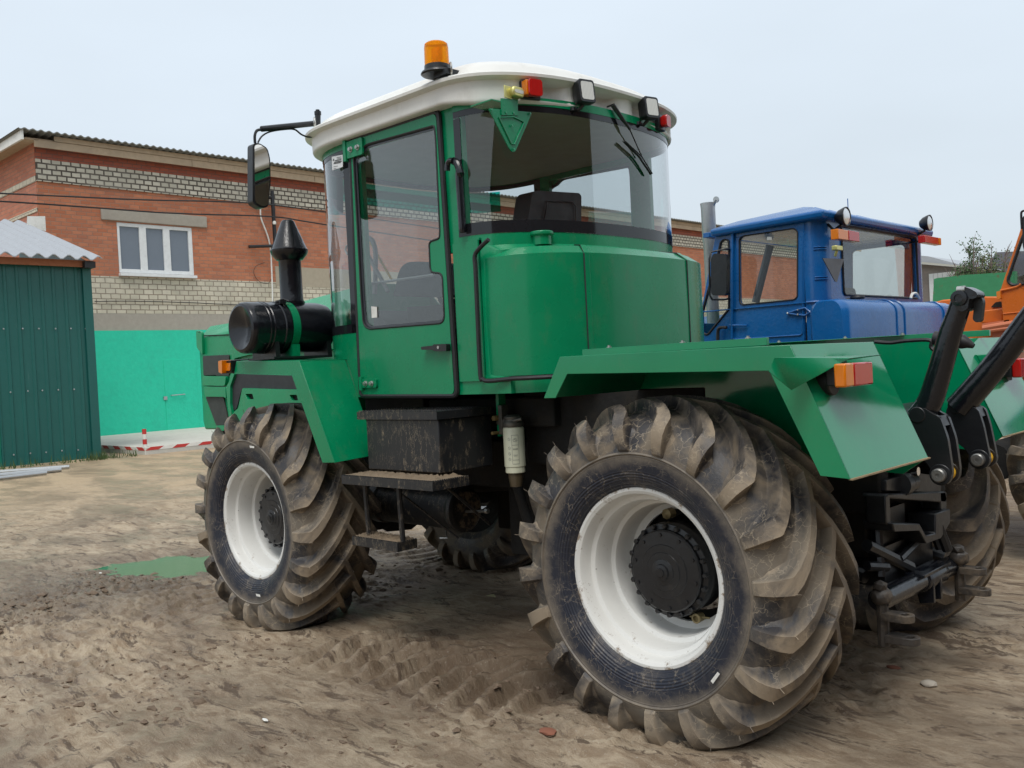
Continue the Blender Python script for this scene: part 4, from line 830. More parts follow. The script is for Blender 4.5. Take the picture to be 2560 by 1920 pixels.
# triangle plate on bracket with licence lamp
xt = .93
T = lambda p: U(k3(*p), x=xt)
m = MB(); tri = [(lambda v: (v.y, v.z))(T(p)) for p in ((490, 590), (595, 598), (740, 612), (850, 622), (856, 650), (720, 965), (695, 968), (668, 935))]; m.prism(soft(tri, .012), 'x', xt, xt + .006)
m.prism([(lambda v: (v.y, v.z))(T(p)) for p in ((590, 505), (735, 515), (735, 655), (595, 650))], 'x', xt - .006, xt - .001); a = T((510, 520)); b = T((590, 505)); m.box((xt - .004, a.y, a.z), (xt + .14, b.y - .07, a.z + .006))
tp = m.build('triangle_plate', GREEN, tr, bevel=.002)
m = MB(); P_ = [T(p) + Vector((-.003, 0, 0)) for p in ((575, 672), (700, 665), (790, 712), (708, 900), (685, 900))]; m.tube(P_, .0045, 6, closed=True)
for p in ((508, 605), (840, 638), (700, 945), (630, 628), (695, 632), (683, 742)): m.lathe([(.006, .004), (.006, 0), (0, 0)], T(p) + Vector((-.010, 0, 0)), 'x', 8)
m.build('plate_ribs', GREENB, tp)
m = MB(); c = U(k3(745, 448), x=xt - .03); R0 = [(q2[0] * .75, q2[1]) for q2 in rrect(-.055, -.024, .055, .024, .022)]; yl = plain('zinc_yellow', (.62, .58, .22), .3, metal=.6)
m.loft([[c + Vector((k_, q2[0] * s_, q2[1] * s_)) for q2 in R0] for k_, s_ in ((.05, .8), (.035, 1), (.0, 1), (-.006, .85))]); a = U(k3(650, 455), x=xt); m.box((xt - .01, a.y + .028, a.z - .03), (xt - .004, a.y - .02, a.z + .03)); ll = m.build('plate_lamp', yl, tp, bevel=.002)
m = MB(); m.loft([[c + Vector((k_, q2[0] * .75, q2[1] * .35)) for q2 in R0] for k_ in (-.004, -.008)]); m.build('lamp_lens', LAMPG, ll)
# wiper
m = MB(); W0 = onback(k3, (1560, 560), .03); W1 = onback(k3, (1710, 775), .045); W2 = onback(k3, (1815, 1010), .03)
m.tube([onback(k3, (1515, 578), -.02), W0], .005, 6); m.tube([W0, W0.lerp(W1, .5), W1], [.013, .011, .006], 8); m.tube([W1, W2], .0035, 6)
B0, B2_ = onback(k3, (1655, 875), .035), onback(k3, (1890, 1160), .03); Bm = onback(k3, (1790, 1010), .03); wi = m.build('wiper', BLACK, tr)
m = MB(); m.tube([B0, Bm, B2_], .006, 6); m.tube([B0 + Vector((-.012, 0, -.004)), Bm + Vector((-.016, 0, 0)), B2_ + Vector((-.01, 0, .002))], .004, 6); m.build('wiper_blade', RUBBER, wi)
# --- fuel tank behind the cab ---
m = MB(); tk = lambda z, o=0: curve(1.13, .79 + o, .455 + o, 2.9, z, -1, 60)
tk_ = [tk(1.425, -.03), tk(1.418, 0), tk(1.72, .002), tk(1.995, 0), tk(2.035, -.055), tk(2.05, -.14)]
m.loft([r + [(1.15, -.75, r[0][2]), (1.15, .75, r[0][2])] for r in tk_], (True, True)); tank = m.build('fuel_tank', GREEN, tr, ang=22)
def idx_at(sx_, zz):   # tank outline station whose projection lies nearest image column sx_
    best = None
    for i, p in enumerate(tk(zz)):
        if i > 42: break
        q2 = RM.transposed() @ (Vector(p) - CPOS); c = (CW / 2 - CF * q2.y / q2.x) / SS
        if best is None or abs(c - sx_) < best[0]: best = (abs(c - sx_), i)
    return best[1]
for sx_ in (1263, 1484):
    i = idx_at(sx_, 1.75); m = MB()
    for z0_, z1_, o in ((1.42, 1.99, .006),):
        a = [tk(z0_, o)[j] for j in (i, i + 1)]; m.loft([[tk(z, o)[i], tk(z, o)[i + 1], tk(z, -.01)[i + 1], tk(z, -.01)[i]] for z in (1.419, 1.7, 1.996)] + [[tk(2.04, -.045)[i], tk(2.04, -.045)[i + 1], tk(2.03, -.06)[i + 1], tk(2.03, -.06)[i]]])
    m.build('tank_strap', GREEN, tank, bevel=.002)
    m = MB(); m.tube([tk(1.425, .004)[i], tk(1.99, .004)[i], tk(2.037, -.048)[i], tk(2.052, -.14)[i]], .0035, 6); m.build('strap_edge', RUBBER, tank)
c = U(k3(945, 1640), x=.93); m = MB(); m.lathe([(.048, .0), (.048, .045), (.056, .047), (.060, .052), (.060, .064), (.056, .068), (0, .07)], (.92, U(k3(945, 1640), x=.92).y, 2.05), 'z', 16); m.build('filler_cap', GREEN, tank, bevel=.002)
m = MB(); a = U(k5(605, 90), x=.92); m.tube([a, a + Vector((.0, -.02, .01)), a + Vector((-.01, -.09, -.004))], .008, 8); m.build('filler_latch', STEEL, tank)
# --- interior ---
m = MB(); m.prism(soft([(2.25, 1.36), (2.6, 1.36), (2.6, 1.8), (2.45, 1.86), (2.25, 1.78)], .04), 'y', -.55, .50); m.build('dashboard', DARK, tr)
m = MB(); c = Vector((2.12, 0, 1.93)); m.tube([c + Vector((.10 * math.sin(t) * .5, .19 * math.cos(t), .17 * math.sin(t))) for t in [2 * math.pi * k / 24 for k in range(24)]], .014, 8, closed=True); m.tube([c, Vector((2.35, 0, 1.6))], .03, 8); m.tube([c + Vector((0, .19, 0)), c - Vector((0, .19, 0))], .012, 6); m.build('steering_wheel', RUBBER, tr)
se = MB(); pts = Uy(B7, [(400, 1330), (430, 1250), (445, 1150), (475, 1080), (530, 1045), (600, 1040), (740, 1045), (900, 1080), (930, 1330)], .32); se.prism(soft(pts, .04), 'y', .32, -.15); se.box((1.25, -.22, 1.55), (1.9, .36, 1.68)); se.build('seat', FABRIC, tr, bevel=.02)
m = MB(); pts = [(lambda v: (v.y, v.z))(U(k3(*p), x=1.28)) for p in ((820, 1640), (850, 1420), (865, 1330), (900, 1300), (1270, 1322), (1292, 1345), (1290, 1640))]; m.prism(soft(pts, .02), 'x', 1.28, 1.40)
m.box((1.3, -.30, 1.5), (1.42, .1, 2.1)); hr = m.build('rear_seat', RUBBER, tr, bevel=.012)
m = MB(); cpts = [U(k3(*p), x=1.272) for p in ((965, 1560), (985, 1590), (1205, 1605), (1240, 1560), (1245, 1440), (1215, 1400), (1000, 1390))]; m.tube(cpts, .004, 5, closed=True); m.build('seat_trim', BLACKG, hr)
m = MB(); m.tube(smooth_path([pt(B7, p, .55) for p in ((255, 1310), (262, 1000), (245, 890), (215, 850), (180, 850), (130, 850))], 5), .014, 8); m.tube([pt(B7, p, .56) for p in ((180, 950), (365, 1290))], .012, 8); m.build('hand_rail', plain('grey_rail', (.2, .2, .2), .5), tr)
m = MB(); m.tube([pt(B7, p, .5) for p in ((215, 880), (395, 1190))], .007, 6); m.build('control_lever', YEL, tr)
m = MB(); m.prism([(1.3, ZF + .03), (2.1, ZF + .03), (2.1, 1.66), (1.3, 1.68)], 'y', YD - .07, YD - .06); m.prism([(1.3, ZF + .03), (2.1, ZF + .03), (2.1, 1.76), (1.3, 1.76)], 'y', -YD + .07, -YD + .06); m.box((1.0, -.6, 1.4), (1.25, .6, 2.08)); m.prism([(1.45, 1.45), (2.05, 1.45), (2.05, 1.84), (1.45, 1.82)], 'y', .50, .47); m.build('cab_trim', DARK, tr)
m = MB(); m.tube([pt(B7, p, .72) for p in ((195, 1228), (745, 1152))], .008, 6); m.build('door_rail', plain('grey_bar', (.25, .26, .27), .4), tr)
m = MB(); m.tube([pt(k4, p, .62) for p in ((1075, 210), (1060, 180), (1068, 150), (1090, 148))], .006, 6); m.build('hook', STEEL, tr)
m = MB(); m.prism(soft(Uy(k2, [(740, 1080), (830, 1100), (838, 1570), (768, 1580)], .45), .02), 'y', .45, .40); m.build('sun_visor', RUBBER, tr)
# --- front fender + headlight indicator ---
def fender_f(sy, det):
    m = MB(); yo, yi = 1.11 * sy, .80 * sy; xa, xb = 2.93, 2.262; zt_ = 1.575; xB, zB = 1.975, 1.002
    # top plate, rear slope, outer flange
    th = .006
    pr = [(xa, zt_), (xb, zt_ - .025), (xB, zB), (xB - .003, zB), (xb - .006, zt_ - .019), (xa, zt_ + th)]
    m.prism([(xa, zt_), (xb, zt_ - .025), (xb - .002, zt_ - .019), (xa, zt_ + th)], 'y', yo, yi * .7)
    # slope plate: inner edge narrows downward
    iy0, iy1 = .80 * sy, .80 * sy
    m.add([(xb, yo, zt_ - .022), (xb, iy0, zt_ - .022), (xB + .03, iy1, zB + .01), (xB, yo, zB), (xb + .005, yo, zt_ - .022), (xb + .005, iy0, zt_ - .022), (xB + .035, iy1, zB + .01), (xB + .005, yo, zB)], [(0, 1, 2, 3), (7, 6, 5, 4), (0, 3, 7, 4), (2, 6, 7, 3), (1, 5, 6, 2), (0, 4, 5, 1)])
    fl = [(xa + .035, 1.506), (xa, zt_ + th), (xb, zt_ - .019), (xB, zB), (xB + .115, zB - .005), (2.345, 1.484)]
    m.prism(fl, 'y', yo + .001 * sy, yo - .008 * sy); return m.build('front_fender', GREEN, tr, bevel=.002)
ff = fender_f(1, 1); fender_f(-1, 0)
m = MB(); c = U(B8(290, 570), y=1.12); m.prism(soft(Uy(B8, [(270, 510), (310, 500), (310, 640), (275, 625)], 1.16), .006), 'y', 1.16, 1.06); il = m.build('indicator_light', AMBER, tr, bevel=.003)
m = MB(); m.prism(soft(Uy(B8, [(310, 515), (400, 500), (410, 610), (400, 628), (315, 640)], 1.13), .006), 'y', 1.13, 1.06); m.tube([pt(B8, (320, 508), 1.10), pt(B8, (585, 490), 1.08)], .004, 5); m.prism(Uy(B8, [(395, 505), (450, 500), (430, 640), (395, 625)], 1.10), 'y', 1.10, 1.095); m.build('lamp_housing', BLACK, il, bevel=.002)
m = MB(); m.prism(soft(Uy(B8, [(333, 532), (393, 528), (393, 608), (335, 610)], 1.135), .004), 'y', 1.136, 1.125); m.build('side_lens', AMBER, il)
# --- hood ---
HY = .45
hl = Uy(B8, [(40, 190), (48, 370), (82, 412), (108, 452), (108, 760), (128, 870), (150, 920), (250, 1175), (270, 1232), (330, 1232), (500, 1232)], HY) 
xn = hl[0][0]
side = hl + [(2.7, 1.15), (2.7, 1.86), (4.15, 1.83)]
m = MB()
def ring_h(x, z0, zs_, zt_, hw, ch): return [(x, hw, z0), (x, hw, zs_), (x, hw - .03, zs_ + .03), (x, hw - ch, zt_), (x, -hw + ch, zt_), (x, -hw + .03, zs_ + .03), (x, -hw, zs_), (x, -hw, z0)]
a = U(B8(390, 55), y=.3); b = U(B8(100, 240), y=HY); xm_ = a.x
m.loft([ring_h(2.72, 1.12, b.z + .01, a.z + .10, HY, .22), ring_h(3.6, 1.12, b.z, a.z + .04, HY, .20), ring_h(4.2, 1.10, b.z, a.z - .04, HY, .16), ring_h(xn - .06, 1.10, b.z - .02, b.z + .07, HY, .09), ring_h(xn + .02, 1.16, b.z - .05, b.z + .04, HY - .03, .08)])
hood = m.build('hood', HOODG, tr, bevel=.012, ang=30)
def hp(name, pts, mat, y0, y1, r=.02, lab=None):
    o_ = []
    m = MB(); P_ = soft(Uy(B8, pts, y1), r); m.prism(P_, 'y', y0, y1); m.prism(P_, 'y', -y0, -y1); return m.build(name, mat, hood, bevel=.005, label=lab)
hp('nose_panel', [(40, 192), (100, 205), (108, 450), (82, 410), (48, 372)], HOODG, HY, HY + .02)
m = MB(); a_, b_ = pt(B8, (105, 246), HY + .003), pt(B8, (390, 236), HY + .003); m.tube([a_, b_], .004, 5); m.build('seam', DARK, hood)
hp('side_grille', [(110, 455), (382, 443), (385, 660), (118, 662)], plain('grille_dark', (.02, .024, .022), .4), HY, HY + .012)
hp('side_rib', [(110, 665), (350, 668), (340, 765), (110, 768)], HOODG, HY, HY + .028)
hp('side_rib', [(125, 775), (345, 778), (352, 900), (328, 880), (145, 880), (128, 860)], HOODG, HY, HY + .030)
hp('lower_grille', [(140, 880), (322, 876), (375, 1130), (330, 1178), (250, 1176)], plain('grille_grey', (.035, .04, .036), .6, bump=.5), HY, HY + .012)
hp('bumper_foot', [(248, 1178), (332, 1178), (330, 1232), (268, 1230)], HOODG, HY, HY + .03, .01)
hp('side_frame', [(352, 780), (385, 720), (400, 640), (440, 640), (395, 770), (395, 960), (420, 1120), (385, 1120)], HOODG, HY, HY + .03, .01)
hp('side_recess', [(400, 640), (1200, 665), (1200, 810), (520, 790), (505, 830), (462, 1000), (440, 1022), (415, 1000), (388, 880), (388, 720)], plain('recess_dark', (.022, .024, .028), .6), HY, HY + .010)
m = MB(); hs = [soft(Uy(B8, h, HY + .03), .01) for h in ([(552, 850), (625, 848), (640, 905), (575, 905)], [(1010, 860), (1085, 858), (1100, 918), (1030, 918)])]
m.prism(soft(Uy(B8, [(520, 790), (1300, 812), (1300, 1150), (430, 1150), (420, 1060), (450, 1020), (478, 1000)], HY + .03), .015), 'y', HY, HY + .03, hs); m.build('side_skirt', HOODG, hood, bevel=.004)
hp('slot_back', [(540, 840), (1110, 840), (1110, 925), (540, 925)], DARK, HY, HY + .004)
hp('wheel_arch_trim', [(395, 560), (420, 440), (460, 415), (1100, 400), (1420, 380), (1420, 400), (600, 440), (440, 480), (410, 640)], HOODG, HY, HY + .03, .01)
# --- air cleaner ---
ax, az, ar = 2.70, 1.765, .150
m = MB(); m.lathe([(0, -.035), (.04, -.03), (.09, .0), (.125, .012), (.140, .006), (.148, -.008), (.150, -.03), (.150, -.10), (.153, -.105), (.153, -.112), (.149, -.118), (.149, -.126), (.153, -.131), (.153, -.138), (.150, -.145), (.150, -.20), (.156, -.205), (.156, -.215), (.150, -.22), (.150, -.50), (.140, -.55), (.10, -.565), (0, -.57)], (ax, 1.195, az), 'y', 56); ac = m.build('air_cleaner', BLACKG, tr, ang=30)
m = MB(); m.lathe([(.1535, .0), (.1535, -.048)], (ax, .945, az), 'y', 56); m.lathe([(.1565, .0), (.1565, -.048)], (ax, .945, az), 'y', 56); m.box((ax - .13, .945, 1.58), (ax + .13, .897, 1.66)); m.build('strap', GREEN, ac)
m = MB(); 
for yy in (1.06, .70): m.prism([(ax - .13, 1.578), (ax + .13, 1.578), (ax + .12, 1.70), (ax + .07, 1.64), (ax - .07, 1.64), (ax - .12, 1.70)], 'y', yy, yy - .03)
m.box((ax - .14, 1.08, 1.578), (ax + .14, .68, 1.590)); m.build('mount', BLACK, ac)
m = MB(); c = Vector((ax - .07, .985, az + .145)); m.tube([c + Vector((0, .02, 0)), c + Vector((0, -.03, .02)), c + Vector((-.03, -.05, .005))], .006, 6); m.box(c + Vector((-.03, -.03, -.01)), c + Vector((.02, .01, .012))); m.build('clamp_latch', BLACK, ac)
ip = thing('x', 'x', 'x') if 0 else None
m = MB(); yy = .85; m.lathe([(.072, -.03), (.074, .03), (.068, .05), (.066, .33), (.068, .335)], (ax, yy, az + .12), 'z', 28); m.lathe([(.077, .018), (.077, .034)], (ax, yy, az + .12), 'z', 28); p_ = m.build('intake_pipe', BLACKG, tr, ang=30)
ztop = U(k4(680, 0), x=ax).z; zc0 = U(k4(680, 250), x=ax).z; zr = U(k4(680, 180), x=ax).z
m = MB(); m.lathe([(.066, zc0 - .004), (.078, zc0), (.104, zc0 + .03), (.112, zr - .01), (.112, zr), (.105, zr + .008), (.040, U(k1(1990, 705), x=ax).z), (.030, U(k1(1990, 700), x=ax).z + .006), (0, U(k1(1990, 700), x=ax).z + .01)], (ax, yy, 0), 'z', 32)
for k in range(6): a = k * math.pi / 3 + .2; m.tube([(ax + .106 * math.cos(a), yy + .106 * math.sin(a), zr + .006), (ax + .04 * math.cos(a), yy + .04 * math.sin(a), U(k1(1990, 720), x=ax).z)], .003, 4)
m.build('intake_cap', BLACKG, p_, ang=30)
# --- tool box, steps ---
m = MB(); m.box((1.30, .965, .955), (1.88, .60, 1.222)); tb = m.build('tool_box', MBLACK, tr, bevel=.006)
m = MB(); m.box((1.285, .985, 1.222), (1.93, .60, 1.262)); n_ = 46
for i in range(n_): x_ = 1.29 + .63 * i / n_; m.tube([(x_, .984, 1.262), (x_ + .003, .984, 1.270), (x_ + .006, .984, 1.262)], .0022, 4)
for i in range(9):
    for j in range(30): 
        if random.random() < .8: m.tube([(1.30 + j * .021, .97 - i * .035, 1.262), (1.30 + j * .021 + .004, .97 - i * .035, 1.269)], .002, 3)
m.build('box_lid', MBLACK, tb)
def step(name, x0, x1, y0, y1, z, h_, mud):
    m = MB(); m.box((x0, y0, z - h_), (x1, y1, z)); 
    for i in range(int((x1 - x0) / .014)): m.box((x0 + i * .014 + .002, y0 + .0005, z), (x0 + i * .014 + .009, y0 - .006, z + .005))
    for i in range(int(abs(y1 - y0) / .014)): m.box((x0 - .0005, y1 + i * .014 + .002, z), (x0 + .006, y1 + i * .014 + .009, z + .005))
    o = m.build(name, MBLACK, tr, bevel=.001)
    m = MB(); nx_, ny_ = 60, 22; vs = []; fs = []
    for i in range(nx_):
        for j in range(ny_):
            u_, v_ = i / (nx_ - 1), j / (ny_ - 1); e_ = min(u_, 1 - u_, v_, 1 - v_); vs.append((x0 + .004 + (x1 - x0 - .008) * u_, y0 + (y1 - y0) * v_ + (-.004 if y0 > y1 else .004) * (1 - 2 * v_), z + .001 + (min(1, e_ * 12)) * (.003 + .014 * random.random() ** 2.5)))
    for i in range(nx_ - 1):
        for j in range(ny_ - 1): k_ = i * ny_ + j; fs.append((k_, k_ + 1, k_ + ny_ + 1, k_ + ny_))
    m.add(vs, fs); m.build('caked_mud', MUDCAKE, o, fix=True, ang=80)
    return o
step('step_plate', 1.21, 1.94, 1.10, .86, .935, .045, 1); st2 = step('step_plate', 1.55, 1.93, 1.06, .93, .605, .045, 1)
m = MB()
for x_ in (1.845, 1.565): m.tube([(x_, 1.02, .90), (x_, 1.01, .60)], .014, 8)
m.tube([(1.86, .90, .90), (1.60, .60, .55)], .006, 5); m.tube([(1.30, .95, .90), (1.45, .5, .62)], .008, 5); m.build('ladder_post', MBLACK, tr)
# --- fuel filter ---
fc = U(B5(1680, 560), y=.6); fz1, fz0 = U(B5(1670, 368), y=.6).z, U(B5(1700, 765), y=.6).z; FXc, FYc = fc.x, .6
m = MB(); m.lathe([(0, fz0), (.048, fz0), (.050, fz0 + .003), (.050, fz0 + .03), (.054, fz0 + .034), (.054, fz1 - .012), (.050, fz1 - .003), (.046, fz1), (0, fz1)], (FXc, FYc, 0), 'z', 32); fi = m.build('fuel_filter', CREAM, tr, ang=30)
m = MB(); m.lathe([(0, fz0 - .075), (.03, fz0 - .07), (.038, fz0 - .02), (.038, fz0)], (FXc, FYc, 0), 'z', 20); m.build('water_bowl', plain('brown_bowl', (.08, .06, .035), .3), fi)
m = MB(); m.lathe([(.054, fz1 + .0), (.056, fz1 + .006), (.056, fz1 + .02), (.045, fz1 + .035), (.048, fz1 + .05), (.03, fz1 + .06), (0, fz1 + .062)], (FXc, FYc, 0), 'z', 20)
m.tube([(FXc + .05, FYc, fz1 + .03), (FXc + .10, FYc + .01, fz1 + .02)], .014, 8); m.tube([(FXc - .02, FYc + .03, fz1 + .03), (FXc - .08, FYc + .02, fz1 + .04)], .009, 8); m.box((FXc + .06, FYc - .03, fz1 - .04), (FXc + .085, FYc + .02, fz1 + .11)); fh = m.build('filter_head', plain('alu_dirty', (.12, .115, .10), .45, metal=.6, bump=.5), fi, bevel=.002)
m = MB(); m.box((FXc + .085, FYc - .04, fz1 - .05), (FXc + .105, FYc + .01, ZF + .0)); m.build('filter_bracket', GREEN, fi)
m = MB(); q_ = Vector((FXc + .095, FYc + .025, fz1 + .045)); m.lathe([(.014, -.02), (.014, .02), (0, .02)], q_, 'y', 6); m.lathe([(.009, -.02), (.009, .035), (0, .035)], q_ + Vector((0, 0, -.075)), 'y', 6); m.build('brass_fitting', plain('brass', (.45, .33, .15), .4, metal=.8), fi)
# printed label on the filter: outline boxes, lines and three round symbols, wrapped round the body
def arc(u): # u in metres along the circumference from the direction facing the camera
    a0 = math.atan2(CPOS.y - FYc, CPOS.x - FXc); a = a0 - u / .0545; return FXc + .0545 * math.cos(a), FYc + .0545 * math.sin(a)
m = MB()
def mark(u0, z0, u1, z1, r=.0008):
    n2 = 5; m.tube([(*arc(u0 + (u1 - u0) * i / n2), z0 + (z1 - z0) * i / n2) for i in range(n2 + 1)], r, 4)
zt2 = fz1 - .04; H2 = .145
for (a_, b_, c2, d2) in ((-.022, 0, .012, 0), (.012, 0, .012, -H2), (.012, -H2, -.022, -H2), (-.022, -H2, -.022, 0), (-.022, -.05, .012, -.05), (-.018, -.068, .008, -.068), (-.018, -.072, .008, -.072), (-.016, -.10, .006, -.10), (-.014, -.105, .004, -.105), (-.022, -.125, .012, -.125)): mark(-a_ * -1, zt2 + b_, c2, zt2 + d2)
for zz in (-.02, -.065, -.093, -.121):
    for k in range(8): a_ = k * math.pi / 4; b_ = (k + 1) * math.pi / 4; mark(.026 + .007 * math.cos(a_), zt2 + zz + .007 * math.sin(a_), .026 + .007 * math.cos(b_), zt2 + zz + .007 * math.sin(b_), .0006)
    mark(.022, zt2 + zz - .004, .030, zt2 + zz + .004, .0006)
for k in range(10): a_ = k * math.pi / 5; b_ = (k + 1) * math.pi / 5; mark(-.005 + .011 * math.cos(a_), zt2 - .025 + .008 * math.sin(a_), -.005 + .011 * math.cos(b_), zt2 - .025 + .008 * math.sin(b_), .0008)
mark(-.012, zt2 - .028, .0, zt2 - .02, .001); m.build('printed_label', plain('label_ink', (.12, .13, .12), .6), fi)
# --- chassis ---
m = MB()
for sy in (1, -1): m.box((-.62, .26 * sy, .80), (4.45, .36 * sy, 1.06))
m.box((.1, -.45, .95), (1.2, .45, 1.33)); m.box((1.95, -.5, .80), (2.5, .5, 1.33)); m.box((3.4, -.42, .78), (4.5, .42, 1.14)); m.box((.95, -.6, 1.15), (1.9, .50, 1.30)); m.box((-.55, -.34, .62), (-.15, .34, 1.05)); m.box((.6, -.55, .62), (1.25, .30, 1.0)); m.build('chassis', DARK, tr, bevel=.01)
for x_ in (0, 2.86):
    m = MB(); m.tube([(x_, .80, ZC), (x_, .45, ZC), (x_, .3, ZC), (x_, -.3, ZC), (x_, -.45, ZC), (x_, -.80, ZC)], [.16, .12, .2, .2, .12, .16], 20); m.blob((x_, 0, ZC), .27, 2, (1, 1, .9), .1); m.build('axle', DARK, tr)
m = MB(); m.tube([(2.6, 0, .7), (1.8, 0, .78), (1.0, 0, .78), (.2, 0, .7)], .06, 12); m.tube([(1.3, -.1, .85), (.7, -.1, .85)], .24, 20); m.tube([(1.25, .16, .9), (.9, .3, .82), (.75, .28, .55)], .035, 8); m.build('drive_shaft', DARK, tr)
m = MB(); m.lathe([(0, .0), (.11, .0), (.128, -.01), (.132, -.03), (.124, -.05), (.118, -.06), (.118, -.70), (.128, -.71), (.128, -.78), (.10, -.80), (0, -.81)], (1.74, .40, .665), 'x', 40, -1); at = m.build('air_tank', MBLACK, tr, ang=30)
m = MB(); m.tube([(1.72, .42, .66), (1.50, .48, .685)], [.008, .008], 8); m.lathe([(.014, -.02), (.014, 0)], (1.50, .48, .687), 'x', 6); m.tube([(1.9, .42, .54), (1.86, .45, .50), (1.90, .47, .50)], .006, 5); m.build('drain_valve', STEEL, at)
m = MB(); m.lathe([(.0, .0), (.102, .0), (.105, .004)], (1.735, .40, .665), 'x', 30, -1); m.build('mud_patch', plain('tank_mud', (.13, .095, .06), .8, var=.4, bump=1, bs=60, dirt=1, dcol=(.008, .007, .006), ds=22, lo=.44, hi=.52), at)
m = MB(); m.blob((1.25, .02, .62), .30, 2, (1.1, .9, .95), .15); m.box((.85, -.30, .42), (1.5, .30, .80)); m.tube([(1.5, -.5, .55), (.7, -.5, .6)], .16, 14); m.box((1.8, -.62, .40), (2.25, -.35, .95)); m.tube([(1.35, .42, .95), (1.2, .45, .60), (1.05, .38, .50)], .03, 8); m.build('gearbox', DARK, tr, bevel=.01, split=False)
m = MB()
for k in range(7): 
    y_ = -.1 + .07 * k; m.tube(smooth_path([(1.25, y_, 1.2 - .02 * k), (.9, y_ + .1, 1.05), (.55, y_ + .05, .98 + .02 * k), (.2, y_, 1.1)], 5), .014, 6)
m.build('hydraulic_hose', RUBBER, tr)
# --- rear fenders ---
def fender_r(sy):
    yo, yi = 1.11 * sy, .44 * sy; zt_ = 1.492; T0 = (.362, zt_); T1 = (-.655, zt_ - .006); Bt = (-.842, 1.045); F0 = (.462, 1.325); th = .006
    m = MB(); prof = [F0, T0, T1, Bt]
    def off(p, d, dz): return (p[0] + d, p[1] + dz)
    # shell plates
    for a, b, y2 in ((F0, T0, yi), (T0, T1, yi), (T1, Bt, yi)):
        nx_, nz_ = -(b[1] - a[1]), (b[0] - a[0]); L = math.hypot(nx_, nz_); nx_, nz_ = nx_ / L * th, nz_ / L * th
        if nz_ > 0 and a is T0: nx_, nz_ = -nx_, -nz_
        m.add([(a[0], yo, a[1]), (b[0], yo, b[1]), (b[0], y2, b[1]), (a[0], y2, a[1]), (a[0] + nx_, yo, a[1] + nz_), (b[0] + nx_, yo, b[1] + nz_), (b[0] + nx_, y2, b[1] + nz_), (a[0] + nx_, y2, a[1] + nz_)], [(0, 1, 2, 3), (7, 6, 5, 4), (0, 4, 5, 1), (2, 6, 7, 3), (1, 5, 6, 2), (0, 3, 7, 4)])
    fl = [(F0[0] - .004, F0[1] - .002), (T0[0], T0[1]), (T1[0], T1[1]), (Bt[0], Bt[1]), (Bt[0] + .10, Bt[1] + .006), (-.575, 1.402), (.327, 1.420), (F0[0] - .065, F0[1] - .002)]
    m.prism(fl, 'y', yo + .001 * sy, yo - .007 * sy)
    # inner wall
    m.prism([F0, T0, T1, Bt, (-.75, .98), (.35, 1.05)], 'y', yi, yi + .006 * sy)
    o = m.build('rear_fender', GREENB, tr, bevel=.0015)
    m = MB(); m.box((Bt[0] - .0085, yo - .003 * sy, Bt[1] - .004), (Bt[0] + .006, yi, Bt[1] + .001)); m.build('worn_edge', plain('worn_edge_mud', (.30, .22, .13), .8, var=.5, bump=1), o)
    # raised lip along the top
    m = MB(); m.box((.50 if sy > 0 else .9, .80 * sy, zt_ + .001), (-.40 if sy > 0 else -.70, .78 * sy, zt_ + .030)); 
    m.box((.50, .80 * sy, zt_ + .0262), (-.3, .70 * sy, zt_ + .0285))
    lp = m.build('raised_lip', GREENB, o, bevel=.001)
    m = MB()
    for x_ in (.38, .0, -.3): m.lathe([(.012, 0), (.012, .006), (.006, .008), (.006, .014), (0, .014)], (x_, .76 * sy, zt_ + .028), 'z', 8)
    m.build('lip_bolts', STEEL, o)
    # lamp hood
    def onslope(y, z): t = (z - T1[1]) / (Bt[1] - T1[1]); return T1[0] + (Bt[0] - T1[0]) * t
    if sy > 0:
        xl = -.80; g = lambda p: U(k6(*p), x=xl)
        a, b, c2, d2, e2 = g((755, 1090)), g((1265, 1068)), g((1270, 1085)), g((1060, 1090)), g((860, 1318))
        xs = onslope(0, 1.41); base = [Vector((onslope(0, v.z) + .004, v.y, v.z)) for v in (a, b)]
        ya, yb = a.y, b.y
        S1 = U(k6(725, 1100), x=xs); ztp = S1.z
        V = lambda y, z, x=None: Vector((onslope(0, z) if x is None else x, y, z))
        yL, yR2 = g((765, 1085)).y, g((1268, 1070)).y
        A0, A1 = V(yL + .02, 1.405), V(yR2 + .02, 1.425); O0, O1 = Vector((xl, g((1058, 1092)).y, g((1058, 1092)).z)), Vector((xl, yR2, g((1268, 1070)).z)); L0 = g((755, 1090))
        Bm_ = V(g((860, 1318)).y + .015, g((860, 1318)).z + .01)
        N0 = Vector((-.70, yL, L0.z + .004))
        m = MB(); m.add([A0, A1, O1, O0, N0, Bm_], [(0, 4, 3, 2, 1), (4, 5, 3), (0, 5, 4)]); hd = m.build('lamp_hood', GREEN, o, ang=10); md = hd.modifiers.new('thickness', 'SOLIDIFY'); md.thickness = .003
        # lamp
        la = [U(k6(*p), x=-.83) for p in ((975, 1165), (1055, 1130), (1235, 1108), (1240, 1258), (1115, 1285), (978, 1298))]
    else:
        m = MB(); m.add([(-.68, -.60, 1.41), (-.68, -.98, 1.41), (-.80, -.98, 1.41), (-.80, -.78, 1.41), (-.70, -.60, 1.405), (-.75, -.64, 1.26)], [(0, 1, 2, 3, 4), (4, 3, 5), (0, 4, 5)]); hd = m.build('lamp_hood', GREEN, o, ang=10); md = hd.modifiers.new('thickness', 'SOLIDIFY'); md.thickness = .003
    return o
fr_ = fender_r(1); fl_ = fender_r(-1)
